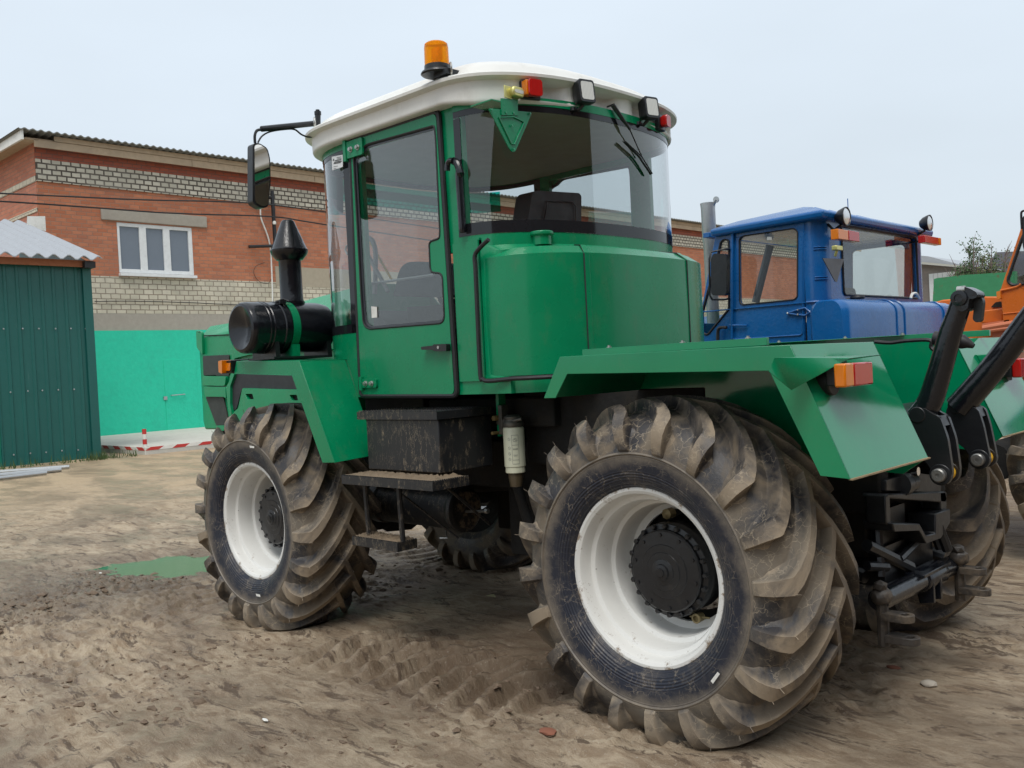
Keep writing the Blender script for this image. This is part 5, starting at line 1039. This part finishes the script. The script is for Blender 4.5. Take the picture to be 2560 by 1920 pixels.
def tail(sy, fd):
    x0_ = -.835
    if sy > 0:
        y0_, y1_, ym = U(k6(1055, 1200), x=x0_).y, U(k6(1238, 1180), x=x0_).y, U(k6(1115, 1200), x=x0_).y; z1_, z0_ = U(k6(1150, 1120), x=x0_).z, U(k6(1150, 1275), x=x0_).z
    else: y0_, y1_, ym = -.98, -.80, -.92; z0_, z1_ = 1.29, 1.38
    m = MB(); m.box((x0_ + .01, y1_, z0_), (x0_ + .050, ym, z1_)); tl = m.build('tail_light', RED, tr, bevel=.006)
    m = MB(); m.box((x0_ + .01, ym + .0005, z0_), (x0_ + .050, y0_, z1_)); m.build('amber_section', AMBER, tl, bevel=.006)
    m = MB(); m.box((x0_ + .0505, y1_ + .004, z0_ + .004), (x0_ + .092, y0_ - .03, z1_ - .004)); m.lathe([(.05, 0), (.05, .05)], (x0_ + .09, (y0_ + y1_) / 2 + .02 * sy, z0_ + .02), 'x', 18); m.build('lamp_base', RUBBER, tl, bevel=.004)
tail(1, fr_); tail(-1, fl_)
# --- rear linkage ---
m = MB(); m.box((-.66, -.30, 1.0), (-.20, .30, 1.12)); m.tube([(-.55, .40, 1.16), (-.55, -.40, 1.16)], .055, 20); m.build('lift_shaft_housing', BLACK, tr, bevel=.01)
PINM = plain('worn_steel', (.22, .22, .21), .4, metal=.7, dirt=.4)
def bracket(sy, y_, f, out, pins):
    P1 = Uy(f, out, y_); m = MB(); m.prism(soft(P1, .018), 'y', y_, y_ - .022); m.prism(soft(P1, .018), 'y', y_ - .085, y_ - .107)
    c0 = Uy(f, [out[1]], y_)[0]; c1 = Uy(f, [out[2]], y_)[0]
    pz = Uy(f, [pins[0]], y_)[0]; tz = Uy(f, [pins[1]], y_)[0]
    m.prism([(tz[0] + .06, tz[1] - .02), (tz[0] - .035, tz[1] - .01), (tz[0] - .05, tz[1] - .05), (tz[0] + .06, tz[1] - .09)], 'y', y_ - .005, y_ - .10)
    b = m.build('lift_bracket', BLACK, tr, bevel=.004)
    m = MB(); m.lathe([(0, .030), (.008, .030), (.008, .034), (.022, .034), (.027, .030), (.027, -.02)], (pz[0], y_, pz[1]), 'y', 24); m.build('pin', PINM, b, ang=20)
    m = MB(); m.lathe([(.030, .0), (.030, -.060)], (pz[0], y_ - .0235, pz[1]), 'y', 20); m.build('pin_bush', YEL, b)
    m = MB(); m.lathe([(.042, .006), (.042, -.023)], (pz[0], y_, pz[1]), 'y', 24); m.lathe([(.042, -.084), (.042, -.112)], (pz[0], y_, pz[1]), 'y', 24); m.lathe([(.032, .004), (.032, -.12)], (tz[0] + .045, y_, tz[1] - .005), 'y', 20); m.build('pin_boss', BLACK, b, bevel=.003)
    return b
bracket(1, .22, B1, [(505, 300), (530, 262), (570, 252), (620, 285), (660, 305), (700, 420), (726, 600), (712, 645), (670, 655), (630, 640), (600, 560), (505, 470)], ((662, 610), (600, 285)))
bracket(-1, -.17, B1, [(690, 260), (735, 212), (775, 205), (820, 245), (862, 262), (890, 350), (925, 520), (915, 565), (875, 580), (835, 560), (800, 480), (700, 400)], ((868, 528), (800, 240)))
def arm(pts, y_, f, r, name='lift_arm'):
    m = MB(); P_ = smooth_path([U(f(*p), y=y_) for p in pts], 6); n = len(P_); rr = [r * (1.12 - .30 * i / n) for i in range(n)]; m.tube(P_, rr, 18); return m, P_
m, P_ = arm([(1520, 1480), (1590, 1380), (1650, 1200), (1720, 950), (1765, 820), (1800, 720)], .17, k6, .046)
la_ = m.build('lift_arm', BLACKG, tr, ang=60)
hd_ = U(k6(1808, 700), y=.17)
m = MB(); m.prism(soft(Uy(k6, [(1745, 720), (1762, 650), (1800, 618), (1850, 632), (1900, 660), (1905, 690), (1868, 705), (1850, 700), (1840, 770), (1800, 790), (1765, 770)], .21), .02), 'y', .21, .12); m.lathe([(.030, 0), (.030, .010), (.016, .012), (.016, .006), (0, .006)], (hd_.x, .21, hd_.z), 'y', 20); m.build('arm_head', BLACKG, la_, bevel=.006)
m = MB(); m.prism(soft(Uy(k6, [(1875, 690), (1925, 680), (1942, 720), (1928, 850), (1895, 860), (1872, 840), (1880, 760)], .15), .015), 'y', .15, .12); m.prism(soft(Uy(k6, [(1800, 790), (1835, 780), (1838, 850), (1815, 868), (1798, 850)], .10), .01), 'y', .13, .10); m.build('link_fork', BLACK, la_, bevel=.006)
m = MB(); a = U(k6(1772, 645), y=.2); m.lathe([(.014, 0), (.014, .03), (0, .03)], a, 'x', 12, -1); m.build('grease_bolt', STEEL, la_)
m, P_ = arm([(1780, 1420), (1860, 1330), (1990, 1180), (2120, 1010), (2230, 860), (2380, 660), (2480, 520)], -.20, k6, .052); lb_ = m.build('lift_arm', BLACKG, tr, ang=60)
m = MB(); P_ = [U(k6(*p), y=-.05) for p in ((1620, 960), (1760, 980), (1810, 985), (1850, 1000), (1880, 1015))]; m.tube(P_, [.03, .028, .03, .018, .010], 12); m.tube(smooth_path([U(k6(*p), y=-.3) for p in ((1230, 985), (1330, 992), (1430, 980), (1590, 975), (1600, 1020), (1620, 1040))], 5), .010, 6); m.build('hydraulic_coupler', RUBBER, tr)
m = MB(); a, b = U(B1(440, 592), y=.1), U(B1(545, 592), y=.1); m.tube([a + Vector((.12, 0, 0)), b], .018, 12); m.build('cylinder_rod', plain('chrome', (.7, .7, .7), .12, metal=1, bump=0), tr)
m = MB(); m.tube([a + Vector((.45, 0, -.05)), a + Vector((.10, 0, 0))], .035, 14); m.lathe([(.05, .0), (.05, -.05)], U(B1(440, 665), y=.2), 'y', 20); m.lathe([(.04, .0), (.04, -.05)], U(B1(480, 655), y=.14), 'y', 20); m.build('lift_cylinder', BLACK, tr)
xh = -.66
def yz(pts, x=xh): return [(lambda v: (v.y, v.z))(U(B1(*p), x=x)) for p in pts]
m = MB(); m.prism(yz([(375, 735), (690, 760), (695, 735), (690, 700), (380, 712)]), 'x', xh, xh + .10); m.prism(yz([(380, 865), (525, 868), (560, 930), (610, 918), (610, 815), (690, 790), (690, 860), (640, 945), (560, 975), (520, 905), (390, 910)]), 'x', xh - .02, xh + .10); m.prism(yz([(370, 720), (392, 720), (400, 900), (375, 870)]), 'x', xh, xh + .08); m.prism(yz([(660, 700), (695, 700), (695, 800), (665, 800)]), 'x', xh, xh + .08); m.prism(yz([(560, 600), (695, 620), (690, 710), (400, 700), (400, 640)]), 'x', xh + .02, xh + .12)
m.build('hitch_frame', BLACK, tr, bevel=.005)
m = MB(); m.tube([U(B1(650, 880), x=-.66), U(B1(700, 1010), x=-.68)], .022, 8); m.tube([U(B1(270, 985), y=.42), U(B1(500, 1100), y=.1)], .025, 8); m.tube([U(B1(270, 1095), y=.42), U(B1(375, 1100), y=.3)], .02, 8); m.tube([U(B1(440, 1060), x=-.62), U(B1(540, 960), x=-.62)], .02, 8); m.tube([(-.2, .30, .62), (-.55, .36, .55)], .03, 10); m.tube([(-.2, -.30, .62), (-.6, -.36, .5)], .03, 10); m.box((-.60, -.22, .50), (-.40, .30, .66)); m.tube([(-.55, .25, 1.0), (-.60, .34, .55)], .02, 8); m.tube([(-.5, -.2, 1.0), (-.62, -.26, .56)], .022, 8); m.box((-.58, .02, .66), (-.45, .30, .80)); m.build('lower_link', BLACK, tr, split=False)
xt_ = -.655; a, b = U(B1(330, 1278), x=xt_), U(B1(740, 1082), x=xt_)
m = MB(); m.tube([a, b], .042, 20); m.lathe([(.050, -.12), (.052, -.115), (.050, -.08), (.050, .08), (.046, .09)], (a + (b - a) * .60), 'y', 20); cc = a + (b - a) * .60; m.prism([(cc.x - .05, cc.z), (cc.x - .05, cc.z - .09), (cc.x + .01, cc.z - .10), (cc.x + .03, cc.z)], 'y', cc.y + .07, cc.y + .05); m.prism([(cc.x - .05, cc.z), (cc.x - .05, cc.z - .09), (cc.x + .01, cc.z - .10), (cc.x + .03, cc.z)], 'y', cc.y - .01, cc.y - .03); m.box((cc.x - .05, cc.y - .14, cc.z + .03), (cc.x + .03, cc.y + .16, cc.z + .045)); m.build('cross_tube', BLACKG, tr, bevel=.003)
hookm = plain('worn_casting', (.035, .030, .026), .5, dirt=.7, dcol=(.13, .10, .07), bump=1, bs=25, lo=.5, hi=.62)
def clevis(y_, f, tops):
    m = MB(); 
    for zz, ln in tops:
        c = U(f[0](*zz), y=y_); e = U(f[0](*ln), y=y_ - .0); L = (e - c); L.z = 0; L.normalize(); s_ = Vector((-L.y, L.x, 0)) * .035; tip = e - L * .03; P0 = [c + s_, tip + s_] + [tip + s_ * math.cos(t) + L * .035 * math.sin(t) for t in [math.pi * k / 8 for k in range(1, 8)]] + [tip - s_, c - s_]; hole_ = [tip + Vector((math.cos(t) * .016, math.sin(t) * .016, 0)) for t in [2 * math.pi * k / 12 for k in range(12)]]
        m.prism([(p.x, p.y) for p in P0], 'z', c.z, c.z + .028, [[(p.x, p.y) for p in hole_]])
    c = U(f[0](*f[1]), y=y_); m.tube([c, c + Vector((0, 0, -.19))], .022, 10); m.blob(c, .042, 2, (1, 1, .9), .2); m.blob(c + Vector((0, .01, .04)), .03, 1, (1, 1, .8), .2); return m.build('hitch_clevis', hookm, tr, bevel=.003)
clevis(.50, (B1, (350, 1255)), (((365, 1375), (515, 1362)), ((385, 1492), (545, 1490))))
clevis(-.27, (B1, (760, 1050)), (((775, 1130), (900, 1122)), ((770, 1235), (925, 1232))))
# tyre sticker tags
for f, pts, xw_ in ((lambda x, y: ((1280 + .5787 * x) / SS, (1500 + .5787 * y) / SS), [(858, 350), (888, 310), (898, 320), (868, 362)], 1),):
    P_ = [U(f(*p), y=1.152) for p in pts]; m = MB(); m.add(P_, [(0, 1, 2, 3)]); m.build('tyre_sticker', WHP, tr)
P_ = [U(k7(*p), y=1.152) for p in ((440, 1338), (470, 1345), (473, 1362), (445, 1355))]; m = MB(); m.add(P_, [(0, 1, 2, 3)]); m.build('tyre_sticker', WHP, tr)
P_ = [U(k7(*p), y=1.15) for p in ((398, 315), (430, 320), (430, 333), (400, 330))]; m = MB(); m.add(P_, [(0, 1, 2, 3)]); m.build('tyre_sticker', WHP, tr)
# valves in the rear rim
m = MB(); q_ = U(k8(905, 745), y=.86); m.lathe([(.022, -.02), (.022, .02), (.010, .025), (0, .03)], q_, 'y', 8); q_ = U(k8(1075, 1345), y=.90); m.lathe([(.018, -.02), (.020, .02), (.012, .022), (.012, .012), (0, .012)], q_, 'y', 14); m.tube([q_ + Vector((.04, 0, 0)), q_ + Vector((-.05, 0, .005))], .004, 5); m.build('rim_clamp', plain('old_brass', (.20, .16, .08), .5, metal=.5), tr)
# ================================================================ blue tractor
bt = thing('blue_tractor', 'blue tractor of the same type parked behind the green one, with round rear work lights', 'tractor', (1.43, -3.80, 0))
YC = -3.80
for x, rt in ((-.85, .11), (2.01, .02)):
    wheel(bt, x, YC + .93, 1, rt); wheel(bt, x, YC - .93, -1, rt + .05)
YB = -2.74; HWB = YB - YC
def By(pts, y=YB): return Uy(k6, pts, y)
xr = U(k6(765, 500), y=YB).x
xR0 = xr - .14     # rear face of the cab
m = MB()
# side frame with three openings (quarter glass, door glass)
so_ = By([(175, 255), (290, 262), (770, 178), (765, 960), (95, 985), (90, 760)])
sideP = By([(185, 262), (768, 178), (766, 1000), (60, 1000), (88, 770)])
qh = soft(By([(205, 380), (215, 330), (240, 312), (268, 318), (272, 400), (270, 770), (130, 940), (100, 930), (92, 800)]), .02)
dh_ = soft(By([(338, 310), (362, 290), (700, 240), (722, 262), (720, 690), (700, 708), (360, 742), (342, 725)]), .03)
m.prism(sideP, 'y', YB, YB - .03, [qh, dh_]); P2 = [(p[0], p[1]) for p in sideP]; m.prism(P2, 'y', 2 * YC - YB, 2 * YC - YB + .03, [dh_])
ztopB = U(k6(768, 178), y=YB).z
zbw, ztw = U(k6(1100, 680), x=xR0).z, U(k6(1100, 235), x=xR0).z
yl_, yr_ = U(k6(1015, 500), x=xR0).y, U(k6(1505, 500), x=xR0).y
# rounded rear-left corner, rear face with window
def rear(z): 
    P_ = [(xr, YB, z)]
    for k in range(1, 7): t = math.pi / 2 * k / 6; P_.append((xr - .14 * math.sin(t), YB - .14 * (1 - math.cos(t)), z))
    P_.append((xR0, 2 * YC - YB + .14, z))
    for k in range(1, 7): t = math.pi / 2 * k / 6; P_.append((xR0 + .14 * (1 - math.cos(t)), 2 * YC - YB + .14 - .14 * math.sin(t), z))
    return P_
full = rear(1.2); m.loft([full[:7], rear(ztopB)[:7]], (False, False), closed=False); m.loft([full[7:], rear(ztopB)[7:]], (False, False), closed=False)
yA_, yB2 = YB - .14, 2 * YC - YB + .14
rh = soft([(yl_, zbw), (yl_, ztw), (max(yr_, yB2 + .03), ztw), (max(yr_, yB2 + .03), zbw)], .04); m.prism([(yA_, 1.2), (yB2, 1.2), (yB2, ztopB), (yA_, ztopB)], 'x', xR0, xR0 + .03, [rh])
m.box((xr + 1.05, YB - .02, 1.2), (xr + .98, 2 * YC - YB + .02, 1.75)); m.box((xr + .9, YB - .03, ztopB - .02), (xr + .84, 2 * YC - YB + .03, ztopB + .02)); m.box((xR0 + .03, YB - .04, 1.2), (xr + 1.0, 2 * YC - YB + .04, 1.24))
bb = m.build('cab_body', BLUE, bt, bevel=.004, ang=40)
m = MB(); m.prism(dh_, 'y', YB - .012, YB - .016); m.prism(qh, 'y', YB - .012, YB - .016); m.prism(dh_, 'y', 2 * YC - YB + .012, 2 * YC - YB + .016); m.build('side_glass', GLASSC, bt)
m = MB(); m.prism(rh, 'x', xR0 + .012, xR0 + .016); m.build('rear_glass', GLASSC, bt)
m = MB(); m.tube([(xR0 - .004, p[0], p[1]) for p in rh], .010, 6, closed=True); m.tube([(p[0], YB + .002, p[1]) for p in dh_], .006, 6, closed=True); m.tube([(p[0], YB + .002, p[1]) for p in qh], .009, 6, closed=True); m.build('window_seal', RUBBER, bt)
m = MB(); m.tube(By and [(p[0], YB + .004, p[1]) for p in soft(By([(295, 262), (765, 190), (755, 940), (292, 970)]), .03)], .006, 5, closed=True)
a, b = U(k6(735, 730), y=YB + .01), U(k6(1020, 700), x=xR0); m.tube([(xr, YB + .006, a.z), (xr + 1.0, YB + .006, a.z)], .006, 5); m.tube([(p[0] * 1 - .006, p[1] + .004, a.z) for p in rear(0)[:8]], .010, 5)
m.tube([(p[0] - .006, p[1] + .004, a.z) for p in rear(0)[7:]], .010, 5); m.build('door_frame', BLUE, bt)
m = MB()
for yy_ in (365, 380, 560, 575, 838, 852):
    z_ = U(k6(885, yy_), x=xr - .10).z; m.tube([(p[0] - .003, p[1] + .003, z_) for p in rear(0)[2:6]], .005, 5)
m.tube([Vector((p[0] + .15, YB + .012, p[1])) for p in By([(655, 798), (720, 775), (770, 762), (806, 790), (770, 812), (720, 808), (655, 798)])] and [U(k6(*p), y=YB + .012) for p in ((655, 798), (720, 775), (770, 762), (806, 790), (770, 812), (720, 808), (655, 798))], .008, 6)
m.tube([U(k6(*p), y=YB + .02) for p in ((275, 877), (388, 878))], .009, 6); m.tube([U(k6(*p), y=YB + .02) for p in ((292, 250), (288, 965))], .012, 6); m.build('door_hardware', BLUE, bt)
m = MB()
for p in ((655, 798), (722, 776), (722, 806)): m.blob(U(k6(*p), y=YB + .022), .010, 1)
m.build('hinge_bolts', STEEL, bt)
# roof
m = MB(); xf = U(k6(172, 252), y=YB).x
def rr_(z, o, xo=0): return [(xR0 - .05 - o, YB + .05 + o, z + .0), (xR0 - .05 - o, 2 * YC - YB - .05 - o, z), (xf + o + xo, 2 * YC - YB - .05 - o, z - .015), (xf + o + xo, YB + .05 + o, z - .015)]
zr_ = ztopB + .0
R_ = [rr_(zr_ - .02, -.03), rr_(zr_ - .015, 0), rr_(zr_ + .035, .01), rr_(zr_ + .05, -.02), rr_(zr_ + .10, -.16), rr_(zr_ + .135, -.30), rr_(zr_ + .14, -.5)]
R_[-1] = [((p[0] - 1.7) * .5 + 1.7, (p[1] - YC) * .5 + YC, zr_ + .145) for p in R_[-2]]
m.loft(R_); rf = m.build('cab_roof', BLUE, bt, bevel=.02, ang=50, seg=3)
m = MB()
for k in (-.5, -.17, .17, .5): m.tube([(xR0 + .18, YC + k * .9, zr_ + .10), (1.4, YC + k * .8, zr_ + .150), (2.0, YC + k * .8, zr_ + .10)], [.02, .035, .02], 8)
m.tube([(xR0 + .2, YC + .1, zr_ + .1), (xR0 + .2, YC + .1, zr_ + .26)], .004, 5); m.build('roof_rib', BLUE, rf)
# lamps: round work lights, tail lights
for p, yy_ in (((1040, 160), None), ((1588, 203), None)):
    c = U(k6(*p), x=xR0 - .14); m = MB(); m.lathe([(0, -.085), (.03, -.08), (.055, -.05), (.068, -.015), (.072, .0), (.072, .008), (.066, .008), (.064, .002)], c, 'x', 28, -1); m.tube([c + Vector((.04, 0, -.06)), c + Vector((.10, 0, -.09)), c + Vector((.14, .02, -.04))], .012, 6)
    o = m.build('work_light', BLACK, bt); m = MB(); m.lathe([(.064, .002), (.04, .012), (0, .016)], c, 'x', 28, -1); m.build('lamp_lens', plain('lamp_reflector', (.75, .76, .76), .12, metal=.7, bump=.1), o)
for pr, pa, pe in (((1058, 1130), (988, 1058), (252, 328)), ((1558, 1650), (1652, 1668), (283, 346))):
    xx = xR0 - .16; a, b = U(k6(pr[0], pe[0]), x=xx), U(k6(pr[1], pe[1]), x=xx); m = MB(); m.box((xx, a.y, b.z), (xx + .06, b.y, a.z)); o = m.build('tail_light', RED, bt, bevel=.004)
    a2, b2 = U(k6(pa[0], pe[0]), x=xx), U(k6(pa[1], pe[1]), x=xx); m = MB(); m.box((xx + .001, a2.y, b.z), (xx + .06, b2.y - .001, a.z)); m.build('amber_section', AMBER, o, bevel=.004)
    m = MB(); m.tube([(xx + .06, (a.y + b.y) / 2, a.z - .03), (xR0 + .02, (a.y + b.y) / 2, a.z - .03)], .01, 6); m.build('bracket', BLACK, o)
xt2 = xR0 - .12; m = MB(); P_ = [(lambda v: (v.y, v.z))(U(k6(*p), x=xt2)) for p in ((887, 435), (1026, 440), (980, 592), (970, 590))]; m.prism(P_, 'x', xt2, xt2 + .006); tpb = m.build('triangle_plate', plain('plate_grey', (.06, .065, .075), .4), bt)
m = MB(); c = U(k6(982, 370), x=xt2 - .02); m.box(c + Vector((-.02, .055, -.018)), c + Vector((.02, -.055, .018))); m.tube([c, c + Vector((.02, .0, -.06))], .012, 6); m.build('plate_lamp', yl, tpb, bevel=.008)
# mirror
m = MB(); P_ = By([(150, 440), (165, 405), (240, 405), (255, 430), (252, 670), (235, 682), (160, 680), (150, 660)], YB + .22); m.prism(soft(P_, .02), 'y', YB + .22, YB + .17); mb_ = m.build('mirror', BLACK, bt, bevel=.01)
m = MB(); m.tube([U(k6(*p), y=YB + y_) for p, y_ in (((275, 378), 0), ((245, 376), .1), ((150, 395), .2), ((140, 440), .22), ((143, 680), .22), ((160, 708), .2), ((240, 708), .08), ((272, 700), 0))], .008, 6); m.build('mirror_bracket', BLACK, mb_)
m = MB(); m.tube(smooth_path([U(k6(*p), y=YB + .05) for p in ((196, 975), (198, 910), (215, 892), (255, 892))], 4), .014, 6); m.build('grab_handle', RUBBER, bt)
# fuel tank
m = MB(); zt3 = U(k6(1150, 712), x=xR0 - .12).z; ytl, ytr = U(k6(985, 850), x=xR0 - .25).y, U(k6(1715, 850), x=xR0 - .25).y
def tkr(y_, s_): 
    P_ = []
    for q2 in rrect(-.15, -.5, .15, 0, .10, 6): P_.append((xR0 - .17 + q2[0] * s_, y_, zt3 - .01 + q2[1] * (1 if s_ == 1 else 1) - (1 - s_) * .05))
    return P_
m.loft([tkr(ytl, .75), tkr(ytl - .03, .95), tkr(ytl - .07, 1), tkr(ytr + .07, 1), tkr(ytr + .03, .95), tkr(ytr, .75)]); bk = m.build('fuel_tank', BLUE, bt, ang=40)
m = MB()
for f_ in (.40, .47, .86):
    y_ = ytl + (ytr - ytl) * f_; m.tube([(p[0], y_, p[2]) for p in [((q2[0] - (xR0 - .17)) * 1.02 + xR0 - .17, 0, q2[2] + .004) for q2 in tkr(0, 1)]], .007, 5, closed=True)
m.build('tank_strap', BLUE, bk)
m = MB(); m.tube(smooth_path([U(k6(*p), x=xR0 - .2) for p in ((985, 940), (990, 800), (1005, 745), (1055, 705))], 5), .014, 6); c = U(k6(1115, 705), x=xR0 - .16); m.lathe([(.05, 0), (.055, .012), (.05, .025), (0, .03)], c, 'z', 16); m.build('filler_hose', RUBBER, bk)
m = MB(); m.tube(smooth_path([U(k6(*p), x=xR0 - .1) for p in ((1465, 700), (1475, 672), (1500, 668), (1522, 700))], 5), .012, 6); m.build('breather_hose', WHP, bk)
# interior
m = MB(); m.box((1.4, YC - .25, 1.3), (1.9, YC + .25, 1.65)); m.prism(soft([(YC + .22, 1.6), (YC + .2, 2.0), (YC - .2, 2.0), (YC - .22, 1.6)], .05), 'x', 1.35, 1.45); m.box((2.0, YC - .7, 1.24), (2.3, YC + .7, 1.75)); m.build('seat', RUBBER, bt, bevel=.02)
m = MB(); a, b = U(k6(445, 725), y=YC + .3), U(k6(540, 350), y=YC + .3); m.tube([a, b], .035, 8); m.build('window_post', plain('grey_post', (.12, .13, .14), .6), bt)
m = MB(); q_ = Uy(k6, [(520, 295), (552, 294), (552, 315), (520, 317)], YB - .01); m.prism(q_, 'y', YB - .008, YB - .010); m.build('sticker', WHP, bt)
# exhaust
ye = YC + .62; a, b = U(k6(150, 500), y=ye), U(k6(122, 75), y=ye); m = MB(); m.lathe([(.055, .9), (.055, b.z - .35), (.062, b.z - .33), (.062, b.z - .05), (.066, b.z - .01), (.066, b.z), (.055, b.z)], (a.x, ye, 0), 'z', 20); ex = m.build('exhaust_pipe', GREYM, bt, ang=30)
m = MB(); c = U(k6(160, 95), y=ye); d_ = U(k6(185, 50), y=ye); m.tube([c, c + (d_ - c) * .5, d_], .015, 8); m.lathe([(.028, -.006), (.028, .006)], d_, 'y', 14); m.build('rain_flap', GREYM, ex)
# hood and fenders of the blue tractor
m = MB(); m.loft([[(x_, YC + hw, z0_), (x_, YC + hw, z1_ - .1), (x_, YC + hw - .15, z1_), (x_, YC - hw + .15, z1_), (x_, YC - hw, z1_ - .1), (x_, YC - hw, z0_)] for x_, hw, z0_, z1_ in ((2.2, .45, 1.1, 1.85), (4.0, .45, 1.1, 1.8), (4.5, .42, 1.15, 1.7))]); m.build('hood', BLUE, bt, bevel=.02)
m = MB()
for sy in (1, -1):
    yo_, yi_ = YC + 1.12 * sy, YC + .45 * sy
    for prof in ([(-.30, 1.30), (-.38, 1.42), (-1.40, 1.42), (-1.58, .98), (-1.56, .97), (-1.38, 1.40), (-.39, 1.40), (-.32, 1.29)], [(2.95, 1.54), (2.2, 1.54), (1.95, 1.0), (1.97, .99), (2.22, 1.52), (2.95, 1.52)]): m.prism(prof, 'y', yo_, yi_)
m.build('fender', BLUE, bt, bevel=.003)
m = MB(); m.box((-.6, YC - .35, .8), (4.4, YC + .35, 1.15)); m.tube([(0, YC + .8, ZC), (0, YC - .8, ZC)], .14, 14); m.tube([(2.86, YC + .8, ZC), (2.86, YC - .8, ZC)], .14, 14); m.build('chassis', DARK, bt)
# ================================================================ orange tractor
YO = -7.0
ot = thing('orange_tractor', 'orange tractor at the far right edge with a slanted cab window and black mirror', 'tractor', (1.8, -8, 0))
def Oy(pts, y=YO): return Uy(B6, pts, y)
B6b = B6
cabP = Oy([(1080, 935), (1290, 300), (1330, 180), (2300, 20), (2300, 1600), (1110, 1500), (1105, 1200)])
winP = soft(Oy([(1160, 830), (1185, 870), (1230, 885), (1700, 800), (1700, 300), (1340, 330), (1300, 420)]), .05)
m = MB(); m.prism(cabP, 'y', YO, YO - .05, [winP]); x_l = cabP[0][0]; m.prism(cabP, 'y', YO - 1.6, YO - 1.65, [winP]); m.box((x_l - .02, YO - .05, .9), (x_l - .08, YO - 1.6, cabP[0][1])); oc = m.build('cab_body', ORANGE, ot, bevel=.01)
m = MB(); m.prism(winP, 'y', YO - .02, YO - .026); m.build('side_glass', GLASSC, ot); m = MB(); m.tube([(p[0], YO + .003, p[1]) for p in winP], .018, 6, closed=True); m.build('window_seal', RUBBER, ot)
m = MB(); a_ = Oy([(1085, 940), (1180, 920), (1255, 900), (1300, 870)]); m.tube([(p[0], YO + .01, p[1]) for p in a_], .014, 6); a_ = Oy([(1110, 1180), (1400, 1150)]); m.tube([(p[0], YO + .004, p[1]) for p in a_], .008, 5); m.build('body_seam', ORANGE, oc)
m = MB(); hp_ = Oy([(1100, 1000), (860, 1000), (480, 1035), (300, 1090), (280, 1500), (1110, 1500)], YO - .3); m.prism(hp_, 'y', YO - .3, YO - 1.3); m.prism(Oy([(1110, 1120), (880, 1150), (880, 1280), (1110, 1260)], YO - .1), 'y', YO - .1, YO - .3); oh = m.build('hood', ORANGE, ot, bevel=.03)
m = MB(); m.tube([U(B6(*p), y=YO + .05) for p in ((900, 1330), (1220, 1275))], .03, 8); m.tube([U(B6(*p), y=YO + .05) for p in ((920, 1360), (1300, 1310))], .024, 8); m.prism(Oy([(890, 1280), (1170, 1240), (1180, 1270), (900, 1320)], YO), 'y', YO, YO - .2); m.prism(Oy([(1000, 1370), (1240, 1340), (1240, 1600), (1010, 1600)], YO), 'y', YO, YO - .1); m.build('side_rail', plain('orange_faded', (.55, .17, .08), .5), ot)
m = MB(); m.prism(soft(Oy([(1040, 950), (1082, 940), (1085, 1022), (1045, 1028)], YO + .04), .01), 'y', YO + .04, YO - .04); m.build('indicator_light', AMBER, ot)
m = MB(); m.prism(soft(Oy([(1030, 1060), (1085, 1050), (1090, 1110), (980, 1115)], YO - .25), .01), 'y', YO - .25, YO - .3); m.build('vent', DARK, ot)
m = MB(); m.prism(soft(Oy([(1305, 190), (1325, 160), (1400, 150), (1400, 560), (1330, 540), (1312, 470)], YO + .2), .02), 'y', YO + .2, YO + .14); om = m.build('mirror', BLACK, ot, bevel=.01)
m = MB(); m.tube(smooth_path([U(B6(*p), y=YO + .2) for p in ((1305, 300), (1298, 150), (1310, 118), (1345, 112), (1420, 130))], 5), .012, 6); m.build('mirror_bracket', BLACK, om)
m = MB(); m.prism(rrect(x_l - .9, 1.3, x_l - .4, 1.9, .1), 'y', YO - .6, YO - 1.0); m.tube([(x_l - .3, YO - .5, 1.95), (x_l - .5, YO - .5, 2.05)], .08, 8); m.build('seat', RUBBER, ot)
m = MB(); xo = x_l - .3
for x_ in (xo - 1.2, xo + 1.6):
    for sy, yy_ in ((1, YO - .15), (-1, YO - 1.7)): pass
m.box((xo - 1.8, YO - 1.1, .7), (xo + 2.4, YO - .5, 1.1)); m.build('chassis', DARK, ot)
base_o = WLOC[ot.name]
for x_ in (xo - 1.3, xo + 1.5):
    wheel(ot, x_, YO - .1, 1, .1); wheel(ot, x_, YO - 1.7, -1, .1)
